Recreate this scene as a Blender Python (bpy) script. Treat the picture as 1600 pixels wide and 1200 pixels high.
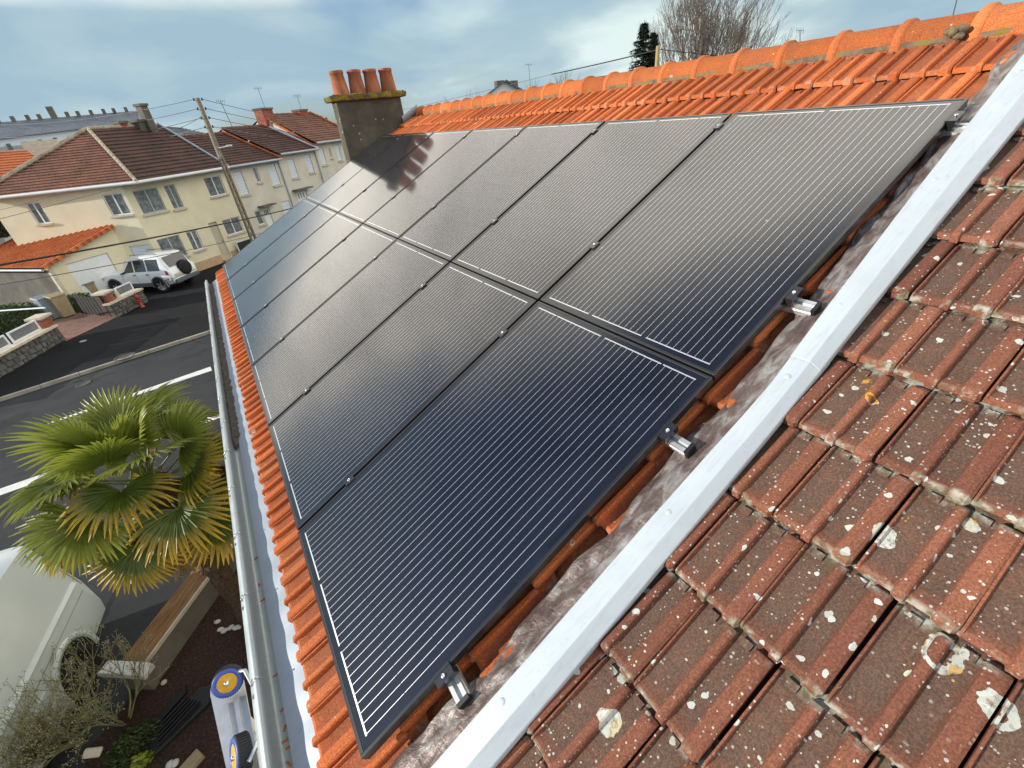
import bpy, bmesh, math, random
from mathutils import Vector, Matrix, Euler
random.seed(7)
for o in list(bpy.data.objects): bpy.data.objects.remove(o)
scene = bpy.context.scene
COL = scene.collection
rad = math.radians

# ------------------------------------------------------------------ camera
CAM = Vector((0.217, -0.713, 1.532))
RIGHT = Vector((0.8310, -0.5490, -0.0900)); DOWN = Vector((-0.357, -0.402, -0.843)); FWD = Vector((0.427, 0.733, -0.530))
FWD.normalize(); RIGHT = (RIGHT - FWD * RIGHT.dot(FWD)).normalized(); DOWN = FWD.cross(RIGHT)
FPX = 672.93
cd = bpy.data.cameras.new('camera'); cam = bpy.data.objects.new('camera', cd); COL.objects.link(cam)
cd.sensor_width = 36; cd.lens = 36 * FPX / 1600; cd.clip_start = 0.02; cd.clip_end = 3000
UPV = -DOWN; BK = -FWD
cam.matrix_world = Matrix(((RIGHT.x, UPV.x, BK.x, CAM.x), (RIGHT.y, UPV.y, BK.y, CAM.y), (RIGHT.z, UPV.z, BK.z, CAM.z), (0, 0, 0, 1)))
scene.camera = cam

# ------------------------------------------------------------------ light
SUN = Vector((-1.0, 0.27, 0.28)).normalized()       # towards the sun
sl = bpy.data.lights.new('sun', 'SUN'); so = bpy.data.objects.new('sun', sl); COL.objects.link(so)
sl.energy = 5.0; sl.angle = rad(0.6); sl.color = (1.0, 0.93, 0.83)
so.rotation_euler = (-SUN).to_track_quat('-Z', 'Y').to_euler(); so.location = (0, 0, 30)
world = bpy.data.worlds.new('World'); scene.world = world; world.use_nodes = True
wn = world.node_tree.nodes; wl = world.node_tree.links
for n in list(wn): wn.remove(n)
def WN(t, **k):
    n = wn.new(t)
    for a, b in k.items(): setattr(n, a, b)
    return n
wout = WN('ShaderNodeOutputWorld'); wbg = WN('ShaderNodeBackground'); wbg.inputs[1].default_value = 0.10
sky = WN('ShaderNodeTexSky', sky_type='NISHITA'); sky.sun_disc = False
sky.sun_elevation = math.asin(SUN.z); sky.sun_rotation = math.atan2(SUN.x, SUN.y)
sky.air_density = 1.0; sky.dust_density = 1.2; sky.ozone_density = 2.5; sky.altitude = 50
tc = WN('ShaderNodeTexCoord'); sep = WN('ShaderNodeSeparateXYZ'); wl.new(tc.outputs['Generated'], sep.inputs[0])
def wmath(op, a, b=None):
    n = WN('ShaderNodeMath', operation=op)
    for i, v in enumerate((a, b)):
        if v is None: continue
        if isinstance(v, (int, float)): n.inputs[i].default_value = v
        else: wl.new(v, n.inputs[i])
    return n.outputs[0]
zz = wmath('ADD', wmath('MAXIMUM', sep.outputs[2], 0.0), 0.22)
cmb = WN('ShaderNodeCombineXYZ')
wl.new(wmath('DIVIDE', sep.outputs[0], zz), cmb.inputs[0]); wl.new(wmath('DIVIDE', sep.outputs[1], zz), cmb.inputs[1]); wl.new(wmath('MULTIPLY', sep.outputs[2], 2.0), cmb.inputs[2])
def wnoise(scale, detail, rough, off, dist=0.0):
    m = WN('ShaderNodeMapping'); m.inputs['Location'].default_value = off; wl.new(cmb.outputs[0], m.inputs[0])
    n = WN('ShaderNodeTexNoise'); n.inputs['Scale'].default_value = scale; n.inputs['Detail'].default_value = detail
    n.inputs['Roughness'].default_value = rough; n.inputs['Distortion'].default_value = dist; wl.new(m.outputs[0], n.inputs['Vector']); return n.outputs['Fac']
def wramp(fac, stops):
    r = WN('ShaderNodeValToRGB'); wl.new(fac, r.inputs[0]); e = r.color_ramp.elements
    while len(e) < len(stops): e.new(0.5)
    for i, (p, c) in enumerate(stops): e[i].position = p; e[i].color = (*c, 1)
    return r.outputs[0]
elev = sep.outputs[2]
# low grey-blue cloud near the horizon; a bright cloud deck covers the sky all round (the panels mirror its forward half; the half behind the camera is added to brighten facing walls) except towards the sun on the left, where it clears to blue
front = wramp(wmath('ADD', wmath('SUBTRACT', wmath('ADD', sep.outputs[0], wmath('MULTIPLY', wmath('ABSOLUTE', sep.outputs[1]), 0.9)), wmath('MULTIPLY', elev, 0.6)), wmath('MULTIPLY', wmath('SUBTRACT', wnoise(1.1, 5, 0.5, (5, 2, 3), 0.3), 0.5), 0.40)), [(0.0, (0, 0, 0)), (0.27, (1, 1, 1))])
front = wmath('MULTIPLY', front, wramp(elev, [(0.175, (0, 0, 0)), (0.23, (1, 1, 1))]))
cover = wmath('MAXIMUM', front, wramp(wmath('ADD', wnoise(0.6, 5, 0.48, (3.1, 1.7, 0), 0.3), wramp(elev, [(0.0, (.16, .16, .16)), (0.16, (0.07, 0.07, 0.07)), (0.6, (0, 0, 0))])), [(0.40, (0, 0, 0)), (0.60, (1, 1, 1))]))
lowc = wramp(wnoise(0.8, 6, 0.50, (9.3, 4.2, 0.5), 0.4), [(0.36, (3.7, 5.3, 6.4)), (0.48, (4.8, 6.3, 6.9)), (0.60, (7.8, 9.2, 9.0))])
thin = WN('ShaderNodeMix', data_type='RGBA'); wl.new(wramp(elev, [(0.22, (0, 0, 0)), (0.55, (1, 1, 1))]), thin.inputs['Factor']); wl.new(lowc, thin.inputs['A']); thin.inputs['B'].default_value = (3.2, 4.2, 5.8, 1)
hic = wramp(wnoise(1.3, 7, 0.55, (2.3, 7.7, 1.5), 0.3), [(0.32, (12.0, 11.4, 10.3)), (0.52, (20.0, 18.9, 16.6)), (0.68, (26.0, 24.5, 21.6))])
mixc = WN('ShaderNodeMix', data_type='RGBA'); wl.new(front, mixc.inputs['Factor']); wl.new(thin.outputs['Result'], mixc.inputs['A']); wl.new(hic, mixc.inputs['B'])
mix = WN('ShaderNodeMix', data_type='RGBA'); wl.new(cover, mix.inputs['Factor']); wl.new(mixc.outputs['Result'], mix.inputs['B'])
sk2 = WN('ShaderNodeMix', data_type='RGBA', blend_type='MULTIPLY'); sk2.inputs['Factor'].default_value = 1.0; wl.new(sky.outputs[0], sk2.inputs['A']); sk2.inputs['B'].default_value = (1.5, 1.6, 1.7, 1); wl.new(sk2.outputs['Result'], mix.inputs['A'])
wl.new(mix.outputs['Result'], wbg.inputs[0]); wl.new(wbg.outputs[0], wout.inputs[0])
scene.view_settings.view_transform = 'Standard'; scene.view_settings.look = 'None'
scene.view_settings.exposure = 0.0; scene.view_settings.gamma = 1.0
scene.render.engine = 'CYCLES'; scene.render.resolution_x = 1024; scene.render.resolution_y = 768

# ------------------------------------------------------------------ helpers
ZG = -4.7
TH = rad(26.5); CT, ST = math.cos(TH), math.sin(TH)
ROOF = Matrix(((CT, 0, -ST, 0), (0, 1, 0, 0), (ST, 0, CT, 0), (0, 0, 0, 1)))   # local (v upslope, u along eave, n normal)
def ray(x, y): return (FWD + RIGHT * ((x - 800) / FPX) + DOWN * ((y - 600) / FPX)).normalized()
def gz(x, y, z=ZG):
    d = ray(x, y); return CAM + d * ((z - CAM.z) / d.z)
def atY(x, y, Y):
    d = ray(x, y); return CAM + d * ((Y - CAM.y) / d.y)
WM = {}
def place(o, M=None, parent=None):
    M = M or Matrix.Identity(4); WM[o] = M
    if parent is not None:
        o.parent = parent; o.matrix_parent_inverse = WM[parent].inverted()
    o.matrix_basis = M; return o
def tag(o, label=None, cat=None, group=None, kind=None):
    if label: o['label'] = label
    if cat: o['category'] = cat
    if group: o['group'] = group
    if kind: o['kind'] = kind
    return o
def empty(name, loc, label, cat, group=None):
    o = bpy.data.objects.new(name, None); COL.objects.link(o); o.empty_display_size = 0.1
    place(o, Matrix.Translation(Vector(loc))); return tag(o, label, cat, group)
class MB:
    def __init__(s): s.v = []; s.f = []; s.sm = []
    def add(s, vs, fs, smooth=False):
        b = len(s.v); s.v += [tuple(v) for v in vs]; s.f += [tuple(b + i for i in f) for f in fs]; s.sm += [smooth] * len(fs); return s
    def hexa(s, p):  # 8 points: bottom 4 ccw, top 4
        return s.add(p, [(3, 2, 1, 0), (4, 5, 6, 7), (0, 1, 5, 4), (1, 2, 6, 5), (2, 3, 7, 6), (3, 0, 4, 7)])
    def box(s, c, sz, M=None):
        x, y, z = sz[0] / 2, sz[1] / 2, sz[2] / 2; c = Vector(c)
        p = [Vector(q) for q in ((-x, -y, -z), (x, -y, -z), (x, y, -z), (-x, y, -z), (-x, -y, z), (x, -y, z), (x, y, z), (-x, y, z))]
        if M is not None: p = [M @ q for q in p]
        return s.hexa([c + q for q in p])
    def tube(s, pts, r, seg=6, cap=True, smooth=True):
        pts = [Vector(p) for p in pts]; n = len(pts); rs = r if isinstance(r, (list, tuple)) else [r] * n
        ref = None; vs = []
        for i, p in enumerate(pts):
            t = (pts[min(i + 1, n - 1)] - pts[max(i - 1, 0)]).normalized()
            if ref is None: ref = Vector((0, 0, 1)) if abs(t.z) < 0.9 else Vector((1, 0, 0))
            a = t.cross(ref).normalized(); b = t.cross(a); ref = -b if False else ref
            for k in range(seg):
                an = 2 * math.pi * k / seg; vs.append(p + (a * math.cos(an) + b * math.sin(an)) * rs[i])
        fs = [(i * seg + k, i * seg + (k + 1) % seg, (i + 1) * seg + (k + 1) % seg, (i + 1) * seg + k) for i in range(n - 1) for k in range(seg)]
        s.add(vs, fs, smooth)
        if cap: s.add([vs[k] for k in range(seg)], [tuple(range(seg))[::-1]]); s.add([vs[(n - 1) * seg + k] for k in range(seg)], [tuple(range(seg))])
        return s
    def lathe(s, c, prof, seg=20, M=None, smooth=True):
        c = Vector(c); vs = []
        for r, z in prof:
            for k in range(seg):
                an = 2 * math.pi * k / seg; q = Vector((r * math.cos(an), r * math.sin(an), z)); vs.append(c + (M @ q if M is not None else q))
        n = len(prof)
        return s.add(vs, [(i * seg + k, i * seg + (k + 1) % seg, (i + 1) * seg + (k + 1) % seg, (i + 1) * seg + k) for i in range(n - 1) for k in range(seg)], smooth)
    def prism(s, poly, ext):
        n = len(poly); e = Vector(ext); a = [Vector(p) for p in poly]; b = [p + e for p in a]
        return s.add(a + b, [tuple(range(n))[::-1], tuple(range(n, 2 * n))] + [(i, (i + 1) % n, n + (i + 1) % n, n + i) for i in range(n)])
    def sheet(s, rows, smooth=True):
        m = len(rows[0]); vs = [p for r in rows for p in r]
        return s.add(vs, [(i * m + j, i * m + j + 1, (i + 1) * m + j + 1, (i + 1) * m + j) for i in range(len(rows) - 1) for j in range(m - 1)], smooth)
    def mesh(s, name, mats, off=(0, 0, 0)):
        me = bpy.data.meshes.new(name); off = Vector(off)
        me.from_pydata([tuple(Vector(v) - off) for v in s.v], [], s.f); me.update()
        me.polygons.foreach_set('use_smooth', s.sm)
        for m in (mats if isinstance(mats, (list, tuple)) else [mats]): me.materials.append(m)
        bm = bmesh.new(); bm.from_mesh(me); bmesh.ops.recalc_face_normals(bm, faces=bm.faces); bm.to_mesh(me); bm.free()
        return me
    def build(s, name, mat, parent=None, M=None, local=False, bevel=0):
        """world-space verts unless local=True with matrix M"""
        if local: off = Vector((0, 0, 0)); MW = M or Matrix.Identity(4)
        else:
            xs = [v[0] for v in s.v]; ys = [v[1] for v in s.v]; zs = [v[2] for v in s.v]
            off = Vector(((min(xs) + max(xs)) / 2, (min(ys) + max(ys)) / 2, min(zs))); MW = Matrix.Translation(off)
        o = bpy.data.objects.new(name, s.mesh(name, mat, off)); COL.objects.link(o); place(o, MW, parent)
        if bevel:
            b = o.modifiers.new('b', 'BEVEL'); b.width = bevel; b.segments = 2; b.limit_method = 'ANGLE'; b.angle_limit = rad(40)
        return o
def inst(name, me, M, parent):
    o = bpy.data.objects.new(name, me); COL.objects.link(o); return place(o, M, parent)

# ------------------------------------------------------------------ materials
class NT:
    def __init__(s, name):
        s.m = bpy.data.materials.new(name); s.m.use_nodes = True; s.t = s.m.node_tree; s.n = s.t.nodes; s.l = s.t.links
        s.b = s.n['Principled BSDF']; s.geo = None
    def node(s, t, **k):
        n = s.n.new(t)
        for a, b in k.items(): setattr(n, a, b)
        return n
    def val(s, sock, v):
        if hasattr(v, 'is_linked') or hasattr(v, 'links'): s.l.new(v, sock)
        elif isinstance(v, (tuple, list)) and len(v) == 3 and sock.type == 'RGBA': sock.default_value = (*v, 1)
        else: sock.default_value = v
    def pos(s):
        if s.geo is None: s.geo = s.node('ShaderNodeNewGeometry')
        return s.geo.outputs['Position']
    def obj(s): return s.node('ShaderNodeTexCoord').outputs['Object']
    def rnd(s): return s.node('ShaderNodeObjectInfo').outputs['Random']
    def mapping(s, vec, scale=(1, 1, 1), rot=(0, 0, 0), loc=(0, 0, 0)):
        m = s.node('ShaderNodeMapping'); s.l.new(vec, m.inputs[0]); m.inputs['Scale'].default_value = scale; m.inputs['Rotation'].default_value = rot; m.inputs['Location'].default_value = loc; return m.outputs[0]
    def noise(s, vec, scale, detail=4, rough=0.55, dist=0):
        n = s.node('ShaderNodeTexNoise'); s.l.new(vec, n.inputs['Vector']); n.inputs['Scale'].default_value = scale; n.inputs['Detail'].default_value = detail; n.inputs['Roughness'].default_value = rough; n.inputs['Distortion'].default_value = dist; return n.outputs['Fac']
    def voro(s, vec, scale, feature='F1', rnd=1.0):
        n = s.node('ShaderNodeTexVoronoi', feature=feature); s.l.new(vec, n.inputs['Vector']); n.inputs['Scale'].default_value = scale; n.inputs['Randomness'].default_value = rnd; return n
    def math(s, op, a, b=None, c=None):
        n = s.node('ShaderNodeMath', operation=op)
        for i, v in enumerate((a, b, c)):
            if v is not None: s.val(n.inputs[i], v)
        return n.outputs[0]
    def ramp(s, fac, stops):
        r = s.node('ShaderNodeValToRGB'); s.val(r.inputs[0], fac); e = r.color_ramp.elements
        while len(e) < len(stops): e.new(0.5)
        for i, (p, c) in enumerate(stops): e[i].position = p; e[i].color = (*(c if isinstance(c, tuple) else (c, c, c)), 1)
        return r.outputs[0]
    def mix(s, f, a, b, mode='MIX'):
        n = s.node('ShaderNodeMix', data_type='RGBA', blend_type=mode); s.val(n.inputs['Factor'], f); s.val(n.inputs['A'], a); s.val(n.inputs['B'], b); return n.outputs['Result']
    def bump(s, h, strength=0.3, dist=0.01):
        n = s.node('ShaderNodeBump'); n.inputs['Strength'].default_value = strength; n.inputs['Distance'].default_value = dist; s.l.new(h, n.inputs['Height']); s.l.new(n.outputs[0], s.b.inputs['Normal'])
    def set(s, **k):
        for a, v in k.items(): s.val(s.b.inputs[a.replace('_', ' ')], v)
        return s
def simple(name, col, rough=0.6, metal=0.0, var=0.12, scale=6.0, bump=0.0, bscale=60, spec=0.5, coat=0):
    t = NT(name); p = t.pos(); d = tuple(c * (1 - var) for c in col); l = tuple(min(1, c * (1 + var)) for c in col)
    n = t.noise(p, scale, 5); t.set(Base_Color=t.ramp(n, [(0.3, d), (0.7, l)]), Roughness=rough, Metallic=metal, Coat_Weight=coat); t.b.inputs['Specular IOR Level'].default_value = spec
    if bump: t.bump(t.noise(p, bscale, 5, 0.6), bump, 0.004)
    return t.m

def tile_mat(name, cols, lich, moss, seed, ribs=True):
    t = NT(name); p = t.mapping(t.pos(), loc=(seed, seed * 0.7, 0)); r = t.rnd()
    base = t.mix(1.0, t.ramp(r, [(0.0, cols[0]), (0.45, cols[1]), (1.0, cols[2])]), t.ramp(t.math('FRACT', t.math('MULTIPLY', r, 7.3)), [(0.0, 0.72), (1.0, 1.15)]), 'MULTIPLY')
    big = t.ramp(t.noise(p, 3.2, 5, 0.6), [(0.35, 0.0), (0.68, 1.0)])
    base = t.mix(t.math('MULTIPLY', big, 0.5), base, cols[3])
    loc = t.obj(); sx = t.node('ShaderNodeSeparateXYZ'); t.l.new(loc, sx.inputs[0])
    # grey-brown grime and lichen crust lie on the two pans of each tile; ribs and noses stay terracotta
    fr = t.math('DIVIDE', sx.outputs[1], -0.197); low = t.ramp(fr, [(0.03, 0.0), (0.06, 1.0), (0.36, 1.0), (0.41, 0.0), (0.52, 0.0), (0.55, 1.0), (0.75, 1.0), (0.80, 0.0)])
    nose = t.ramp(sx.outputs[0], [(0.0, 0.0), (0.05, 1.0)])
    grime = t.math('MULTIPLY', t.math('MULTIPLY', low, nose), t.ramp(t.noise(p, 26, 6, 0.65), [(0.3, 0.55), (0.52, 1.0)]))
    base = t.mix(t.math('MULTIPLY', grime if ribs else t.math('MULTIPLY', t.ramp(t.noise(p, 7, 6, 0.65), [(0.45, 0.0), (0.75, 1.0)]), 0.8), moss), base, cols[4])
    speck = t.ramp(t.noise(p, 190, 3, 0.7), [(0.40, 0.72), (0.62, 1.25)])
    base = t.mix(1.0, base, speck, 'MULTIPLY')
    wob = t.node('ShaderNodeVectorMath', operation='ADD'); t.l.new(p, wob.inputs[0])
    wn_ = t.node('ShaderNodeTexNoise'); t.l.new(p, wn_.inputs['Vector']); wn_.inputs['Scale'].default_value = 30; wn_.inputs['Detail'].default_value = 3
    sc = t.node('ShaderNodeVectorMath', operation='SCALE'); t.l.new(wn_.outputs['Color'], sc.inputs[0]); sc.inputs['Scale'].default_value = 0.028; t.l.new(sc.outputs[0], wob.inputs[1]); q = wob.outputs[0]
    if lich > 0:
        # large pale lichen rosettes: few, irregular rims
        v = t.voro(q, 5.5); d = v.outputs['Distance']; on = t.ramp(t.node('ShaderNodeSeparateColor').outputs[0], [(0, 0.0), (1, 1.0)]) if False else None
        sepc = t.node('ShaderNodeSeparateColor'); t.l.new(v.outputs['Color'], sepc.inputs[0])
        rr = t.math('MULTIPLY', t.ramp(sepc.outputs[0], [(0.36, 0.0), (0.70, 0.55), (1.0, 1.0)]), 0.25 * lich)
        disc = t.math('LESS_THAN', d, rr); rim = t.math('GREATER_THAN', d, t.math('MULTIPLY', rr, t.ramp(sepc.outputs[2], [(0.2, 0.0), (0.6, 0.72)])))
        m1 = t.math('MULTIPLY', disc, rim)
        m1 = t.math('MULTIPLY', m1, t.ramp(t.noise(p, 70, 4, 0.7), [(0.34, 0.2), (0.5, 1.0)]))
        v2 = t.voro(q, 26); s2 = t.node('ShaderNodeSeparateColor'); t.l.new(v2.outputs['Color'], s2.inputs[0])
        r2 = t.math('MULTIPLY', t.ramp(s2.outputs[0], [(0.55, 0.0), (1.0, 1.0)]), 0.30 * lich)
        m2 = t.math('LESS_THAN', v2.outputs['Distance'], r2)
        v3 = t.voro(p, 95); s3 = t.node('ShaderNodeSeparateColor'); t.l.new(v3.outputs['Color'], s3.inputs[0])
        r3 = t.math('MULTIPLY', t.ramp(s3.outputs[0], [(0.35, 0.0), (1.0, 1.0)]), 0.34 * lich)
        m3 = t.math('MULTIPLY', t.math('LESS_THAN', v3.outputs['Distance'], r3), t.ramp(t.noise(p, 7, 3), [(0.40, 0.05), (0.55, 0.9)]))
        lm = t.math('MAXIMUM', t.math('MAXIMUM', m1, m2), m3)
        lc = t.ramp(s2.outputs[1], [(0.0, (0.52, 0.54, 0.47)), (0.9, (0.66, 0.68, 0.62)), (0.955, (0.62, 0.60, 0.40)), (0.975, (0.62, 0.33, 0.03))])
        base = t.mix(lm, base, lc)
        seam = t.math('MULTIPLY', t.ramp(sx.outputs[0] if ribs else t.math('ADD', 0.1, 0.0), [(0.0, 0.8), (0.010, 0.0), (0.262, 0.0), (0.285, 1.0)]), t.ramp(t.noise(p, 16, 5, 0.65), [(0.47, 0.0), (0.57, 1.0)]))
        base = t.mix(t.math('MULTIPLY', seam, min(1.0, lich * 1.0)), base, t.ramp(t.noise(p, 33, 3), [(0.4, (0.16, 0.15, 0.08)), (0.6, (0.50, 0.50, 0.42))]))
    t.set(Base_Color=base, Roughness=0.82); t.b.inputs['Specular IOR Level'].default_value = 0.25
    h = t.math('ADD', t.noise(p, 120, 5, 0.7), t.math('MULTIPLY', t.noise(p, 25, 3), 0.8)); t.bump(h, 0.55, 0.0035)
    return t.m
M = {}
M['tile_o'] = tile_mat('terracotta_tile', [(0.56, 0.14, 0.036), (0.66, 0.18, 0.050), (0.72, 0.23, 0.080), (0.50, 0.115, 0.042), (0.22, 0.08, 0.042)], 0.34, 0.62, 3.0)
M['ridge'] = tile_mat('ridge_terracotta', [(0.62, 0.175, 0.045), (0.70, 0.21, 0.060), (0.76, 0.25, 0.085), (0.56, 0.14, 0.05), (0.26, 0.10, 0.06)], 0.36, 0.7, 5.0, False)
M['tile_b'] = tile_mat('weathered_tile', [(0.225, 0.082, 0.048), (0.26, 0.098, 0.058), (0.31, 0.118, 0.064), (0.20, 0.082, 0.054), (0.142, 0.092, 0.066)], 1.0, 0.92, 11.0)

def panel_glass():
    t = NT('solar_glass'); o = t.obj(); s = t.node('ShaderNodeSeparateXYZ'); t.l.new(o, s.inputs[0]); x, y = s.outputs[0], s.outputs[1]
    # busbar lines: 30 per panel, cells 6 across
    k = t.math('FRACT', t.math('DIVIDE', t.math('SUBTRACT', y, 0.029), 0.0314))
    line = t.math('LESS_THAN', t.math('ABSOLUTE', t.math('SUBTRACT', k, 0.5)), 0.024)
    iny = t.math('MULTIPLY', t.math('GREATER_THAN', y, 0.03), t.math('LESS_THAN', y, 0.97))
    inx = t.math('MULTIPLY', t.math('GREATER_THAN', x, 0.036), t.math('LESS_THAN', x, 1.556))
    cellx = t.math('FRACT', t.math('DIVIDE', t.math('SUBTRACT', x, 0.036), 0.152))
    brk = t.math('GREATER_THAN', t.math('ABSOLUTE', t.math('SUBTRACT', cellx, 0.5)), 0.485)
    line = t.math('MULTIPLY', t.math('MULTIPLY', line, iny), inx)
    line = t.math('MULTIPLY', line, t.math('SUBTRACT', 1.0, t.math('MULTIPLY', brk, 0.55)))
    # collector ribbons along both short ends
    def ribbon(x0, segs):
        a = t.math('LESS_THAN', t.math('ABSOLUTE', t.math('SUBTRACT', x, x0)), 0.0027); tot = None
        for ya, yb in segs:
            m = t.math('MULTIPLY', t.math('GREATER_THAN', y, ya), t.math('LESS_THAN', y, yb)); tot = m if tot is None else t.math('ADD', tot, m)
        return t.math('MULTIPLY', a, tot)
    c = 0.157; y0 = 0.029
    rb = ribbon(0.034, [(y0 + .012, y0 + 2 * c - .012), (y0 + 2 * c + .012, y0 + 4 * c - .012), (y0 + 4 * c + .012, y0 + 6 * c - .012)])
    rt = ribbon(1.557, [(y0 + .012, y0 + c - .004), (y0 + c + .004, y0 + 3 * c - .012), (y0 + 3 * c + .012, y0 + 5 * c - .004), (y0 + 5 * c + .004, y0 + 6 * c - .012)])
    metal = t.math('MINIMUM', t.math('ADD', line, t.math('ADD', rb, rt)), 1.0)
    cellc = t.math('FLOOR', t.math('DIVIDE', t.math('SUBTRACT', x, 0.036), 0.152)); cr = t.math('FLOOR', t.math('DIVIDE', t.math('SUBTRACT', y, 0.029), 0.157))
    h = t.math('FRACT', t.math('MULTIPLY', t.math('SINE', t.math('ADD', t.math('MULTIPLY', cellc, 12.9), t.math('ADD', t.math('MULTIPLY', cr, 78.2), t.math('MULTIPLY', t.rnd(), 50)))), 437.5))
    cell = t.mix(h, (0.0045, 0.0055, 0.010), (0.0075, 0.009, 0.017))
    p = t.pos()
    dust = t.ramp(t.noise(p, 5, 7, 0.65), [(0.35, 0.004), (0.75, 0.016)])
    drops = t.voro(p, 16); dsp = t.node('ShaderNodeSeparateColor'); t.l.new(drops.outputs['Color'], dsp.inputs[0])
    dm = t.math('MULTIPLY', t.math('LESS_THAN', drops.outputs['Distance'], t.math('MULTIPLY', t.ramp(dsp.outputs[0], [(0.93, 0.0), (1.0, 1.0)]), 0.10)), 0.5)
    col = t.mix(t.math('MAXIMUM', dust, dm), cell, (0.40, 0.37, 0.33)); col = t.mix(metal, col, (0.86, 0.87, 0.90))
    t.set(Base_Color=col, Roughness=t.math('SUBTRACT', 0.6, t.math('MULTIPLY', metal, 0.15)), Metallic=metal, Coat_Weight=1.0, Coat_Roughness=t.ramp(t.noise(p, 3, 4), [(0.3, 0.07), (0.7, 0.10)]), Coat_IOR=1.68,
          Sheen_Weight=0.0, Sheen_Roughness=0.28, Sheen_Tint=(1.0, 0.93, 0.82))
    t.b.inputs['Specular IOR Level'].default_value = 0.0
    return t.m
M['glass'] = panel_glass()
M['frame'] = simple('black_anodised', (0.022, 0.022, 0.024), 0.22, 0.0, 0.1, spec=0.8)
M['alu'] = simple('aluminium', (0.66, 0.67, 0.67), 0.36, 0.55, 0.10, 20)
M['steel'] = simple('stainless_bolt', (0.75, 0.75, 0.74), 0.25, 1.0, 0.05)
M['black'] = simple('black_plastic', (0.012, 0.012, 0.013), 0.5)
def zinc(name, col, rough, metal):
    t = NT(name); p = t.pos(); n = t.noise(p, 5, 6, 0.6); n2 = t.noise(t.mapping(p, (2, 14, 2)), 6, 5, 0.6)
    c = t.ramp(n, [(0.3, tuple(k * 0.88 for k in col)), (0.7, col)]); c = t.mix(t.math('MULTIPLY', t.ramp(n2, [(0.52, 0.0), (0.75, 1.0)]), 0.4), c, tuple(k * 0.62 for k in col)); c = t.mix(t.math('MULTIPLY', t.ramp(t.noise(p, 38, 6, 0.75), [(0.60, 0.0), (0.70, 1.0)]), 0.35), c, tuple(k * 0.5 for k in col))
    t.set(Base_Color=c, Roughness=t.ramp(n, [(0.3, rough), (0.7, rough + 0.14)]), Metallic=metal); t.bump(t.noise(p, 18, 3), 0.06, 0.004); return t.m
M['zinc'] = zinc('zinc_sheet', (0.40, 0.455, 0.51), 0.45, 0.25)
M['zinc_strip'] = zinc('zinc_strip', (0.56, 0.63, 0.68), 0.45, 0.1)
M['zinc_gutter'] = zinc('zinc_gutter', (0.40, 0.455, 0.47), 0.40, 0.45)
def lead():
    t = NT('crumpled_flashing'); p = t.pos(); n = t.noise(t.mapping(p, (1, 3, 1)), 9, 6, 0.62, 0.8)
    c = t.ramp(n, [(0.30, (0.085, 0.055, 0.048)), (0.48, (0.17, 0.125, 0.11)), (0.60, (0.30, 0.28, 0.26)), (0.75, (0.42, 0.41, 0.40))])
    t.set(Base_Color=c, Roughness=0.45, Metallic=0.25); t.bump(t.noise(p, 28, 5, 0.6, 0.6), 0.7, 0.012); return t.m
M['lead'] = lead()
def mortar():
    t = NT('mossy_mortar'); p = t.pos(); n = t.noise(p, 14, 5); t.set(Base_Color=t.ramp(n, [(0.35, (0.12, 0.10, 0.07)), (0.5, (0.22, 0.16, 0.10)), (0.64, (0.22, 0.18, 0.03))]), Roughness=0.95); t.bump(t.noise(p, 60, 5), 0.8, 0.01); return t.m
M['mortar'] = mortar()
def render_dark():
    t = NT('weathered_cement'); p = t.pos(); n = t.noise(p, 3.5, 6, 0.6); c = t.ramp(n, [(0.3, (0.055, 0.050, 0.040)), (0.55, (0.095, 0.088, 0.070)), (0.75, (0.15, 0.14, 0.11))])
    g = t.ramp(t.noise(p, 9, 5), [(0.56, 0.0), (0.72, 0.55)]); c = t.mix(g, c, (0.13, 0.14, 0.03))
    v = t.voro(p, 16); sc = t.node('ShaderNodeSeparateColor'); t.l.new(v.outputs['Color'], sc.inputs[0]); m = t.math('LESS_THAN', v.outputs['Distance'], t.math('MULTIPLY', t.ramp(sc.outputs[0], [(0.8, 0.0), (1.0, 1.0)]), 0.25)); c = t.mix(m, c, (0.42, 0.42, 0.36))
    t.set(Base_Color=c, Roughness=0.95); t.bump(t.noise(p, 70, 5, 0.7), 0.8, 0.008); return t.m
M['cement'] = render_dark()
def moss():
    t = NT('mossy_concrete'); p = t.pos(); n = t.noise(p, 11, 5, 0.6); t.set(Base_Color=t.ramp(n, [(0.35, (0.10, 0.09, 0.06)), (0.48, (0.16, 0.13, 0.03)), (0.60, (0.36, 0.24, 0.015)), (0.72, (0.22, 0.2, 0.14))]), Roughness=0.95); t.bump(t.noise(p, 45, 5, 0.7), 1.0, 0.015); return t.m
M['moss'] = moss()
def pot():
    t = NT('clay_pot'); p = t.pos(); n = t.noise(t.mapping(p, (1, 1, 0.4)), 9, 5, 0.6); t.set(Base_Color=t.ramp(n, [(0.3, (0.20, 0.075, 0.045)), (0.55, (0.40, 0.135, 0.065)), (0.75, (0.47, 0.19, 0.10))]), Roughness=0.85); t.bump(t.noise(p, 60, 4), 0.3, 0.005); return t.m
M['pot'] = pot()
M['dark'] = simple('dark_void', (0.008, 0.007, 0.006), 0.95)
M['cream'] = simple('cream_render', (0.74, 0.68, 0.50), 0.92, 0, 0.06, 1.5, 0.25, 40)
M['beige'] = simple('beige_render', (0.50, 0.46, 0.36), 0.92, 0, 0.07, 1.5, 0.25, 40)
M['greyren'] = simple('greyish_render', (0.60, 0.57, 0.49), 0.92, 0, 0.1, 1.2, 0.25, 40)
M['plinth'] = simple('peach_plinth', (0.52, 0.36, 0.22), 0.9)
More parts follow.
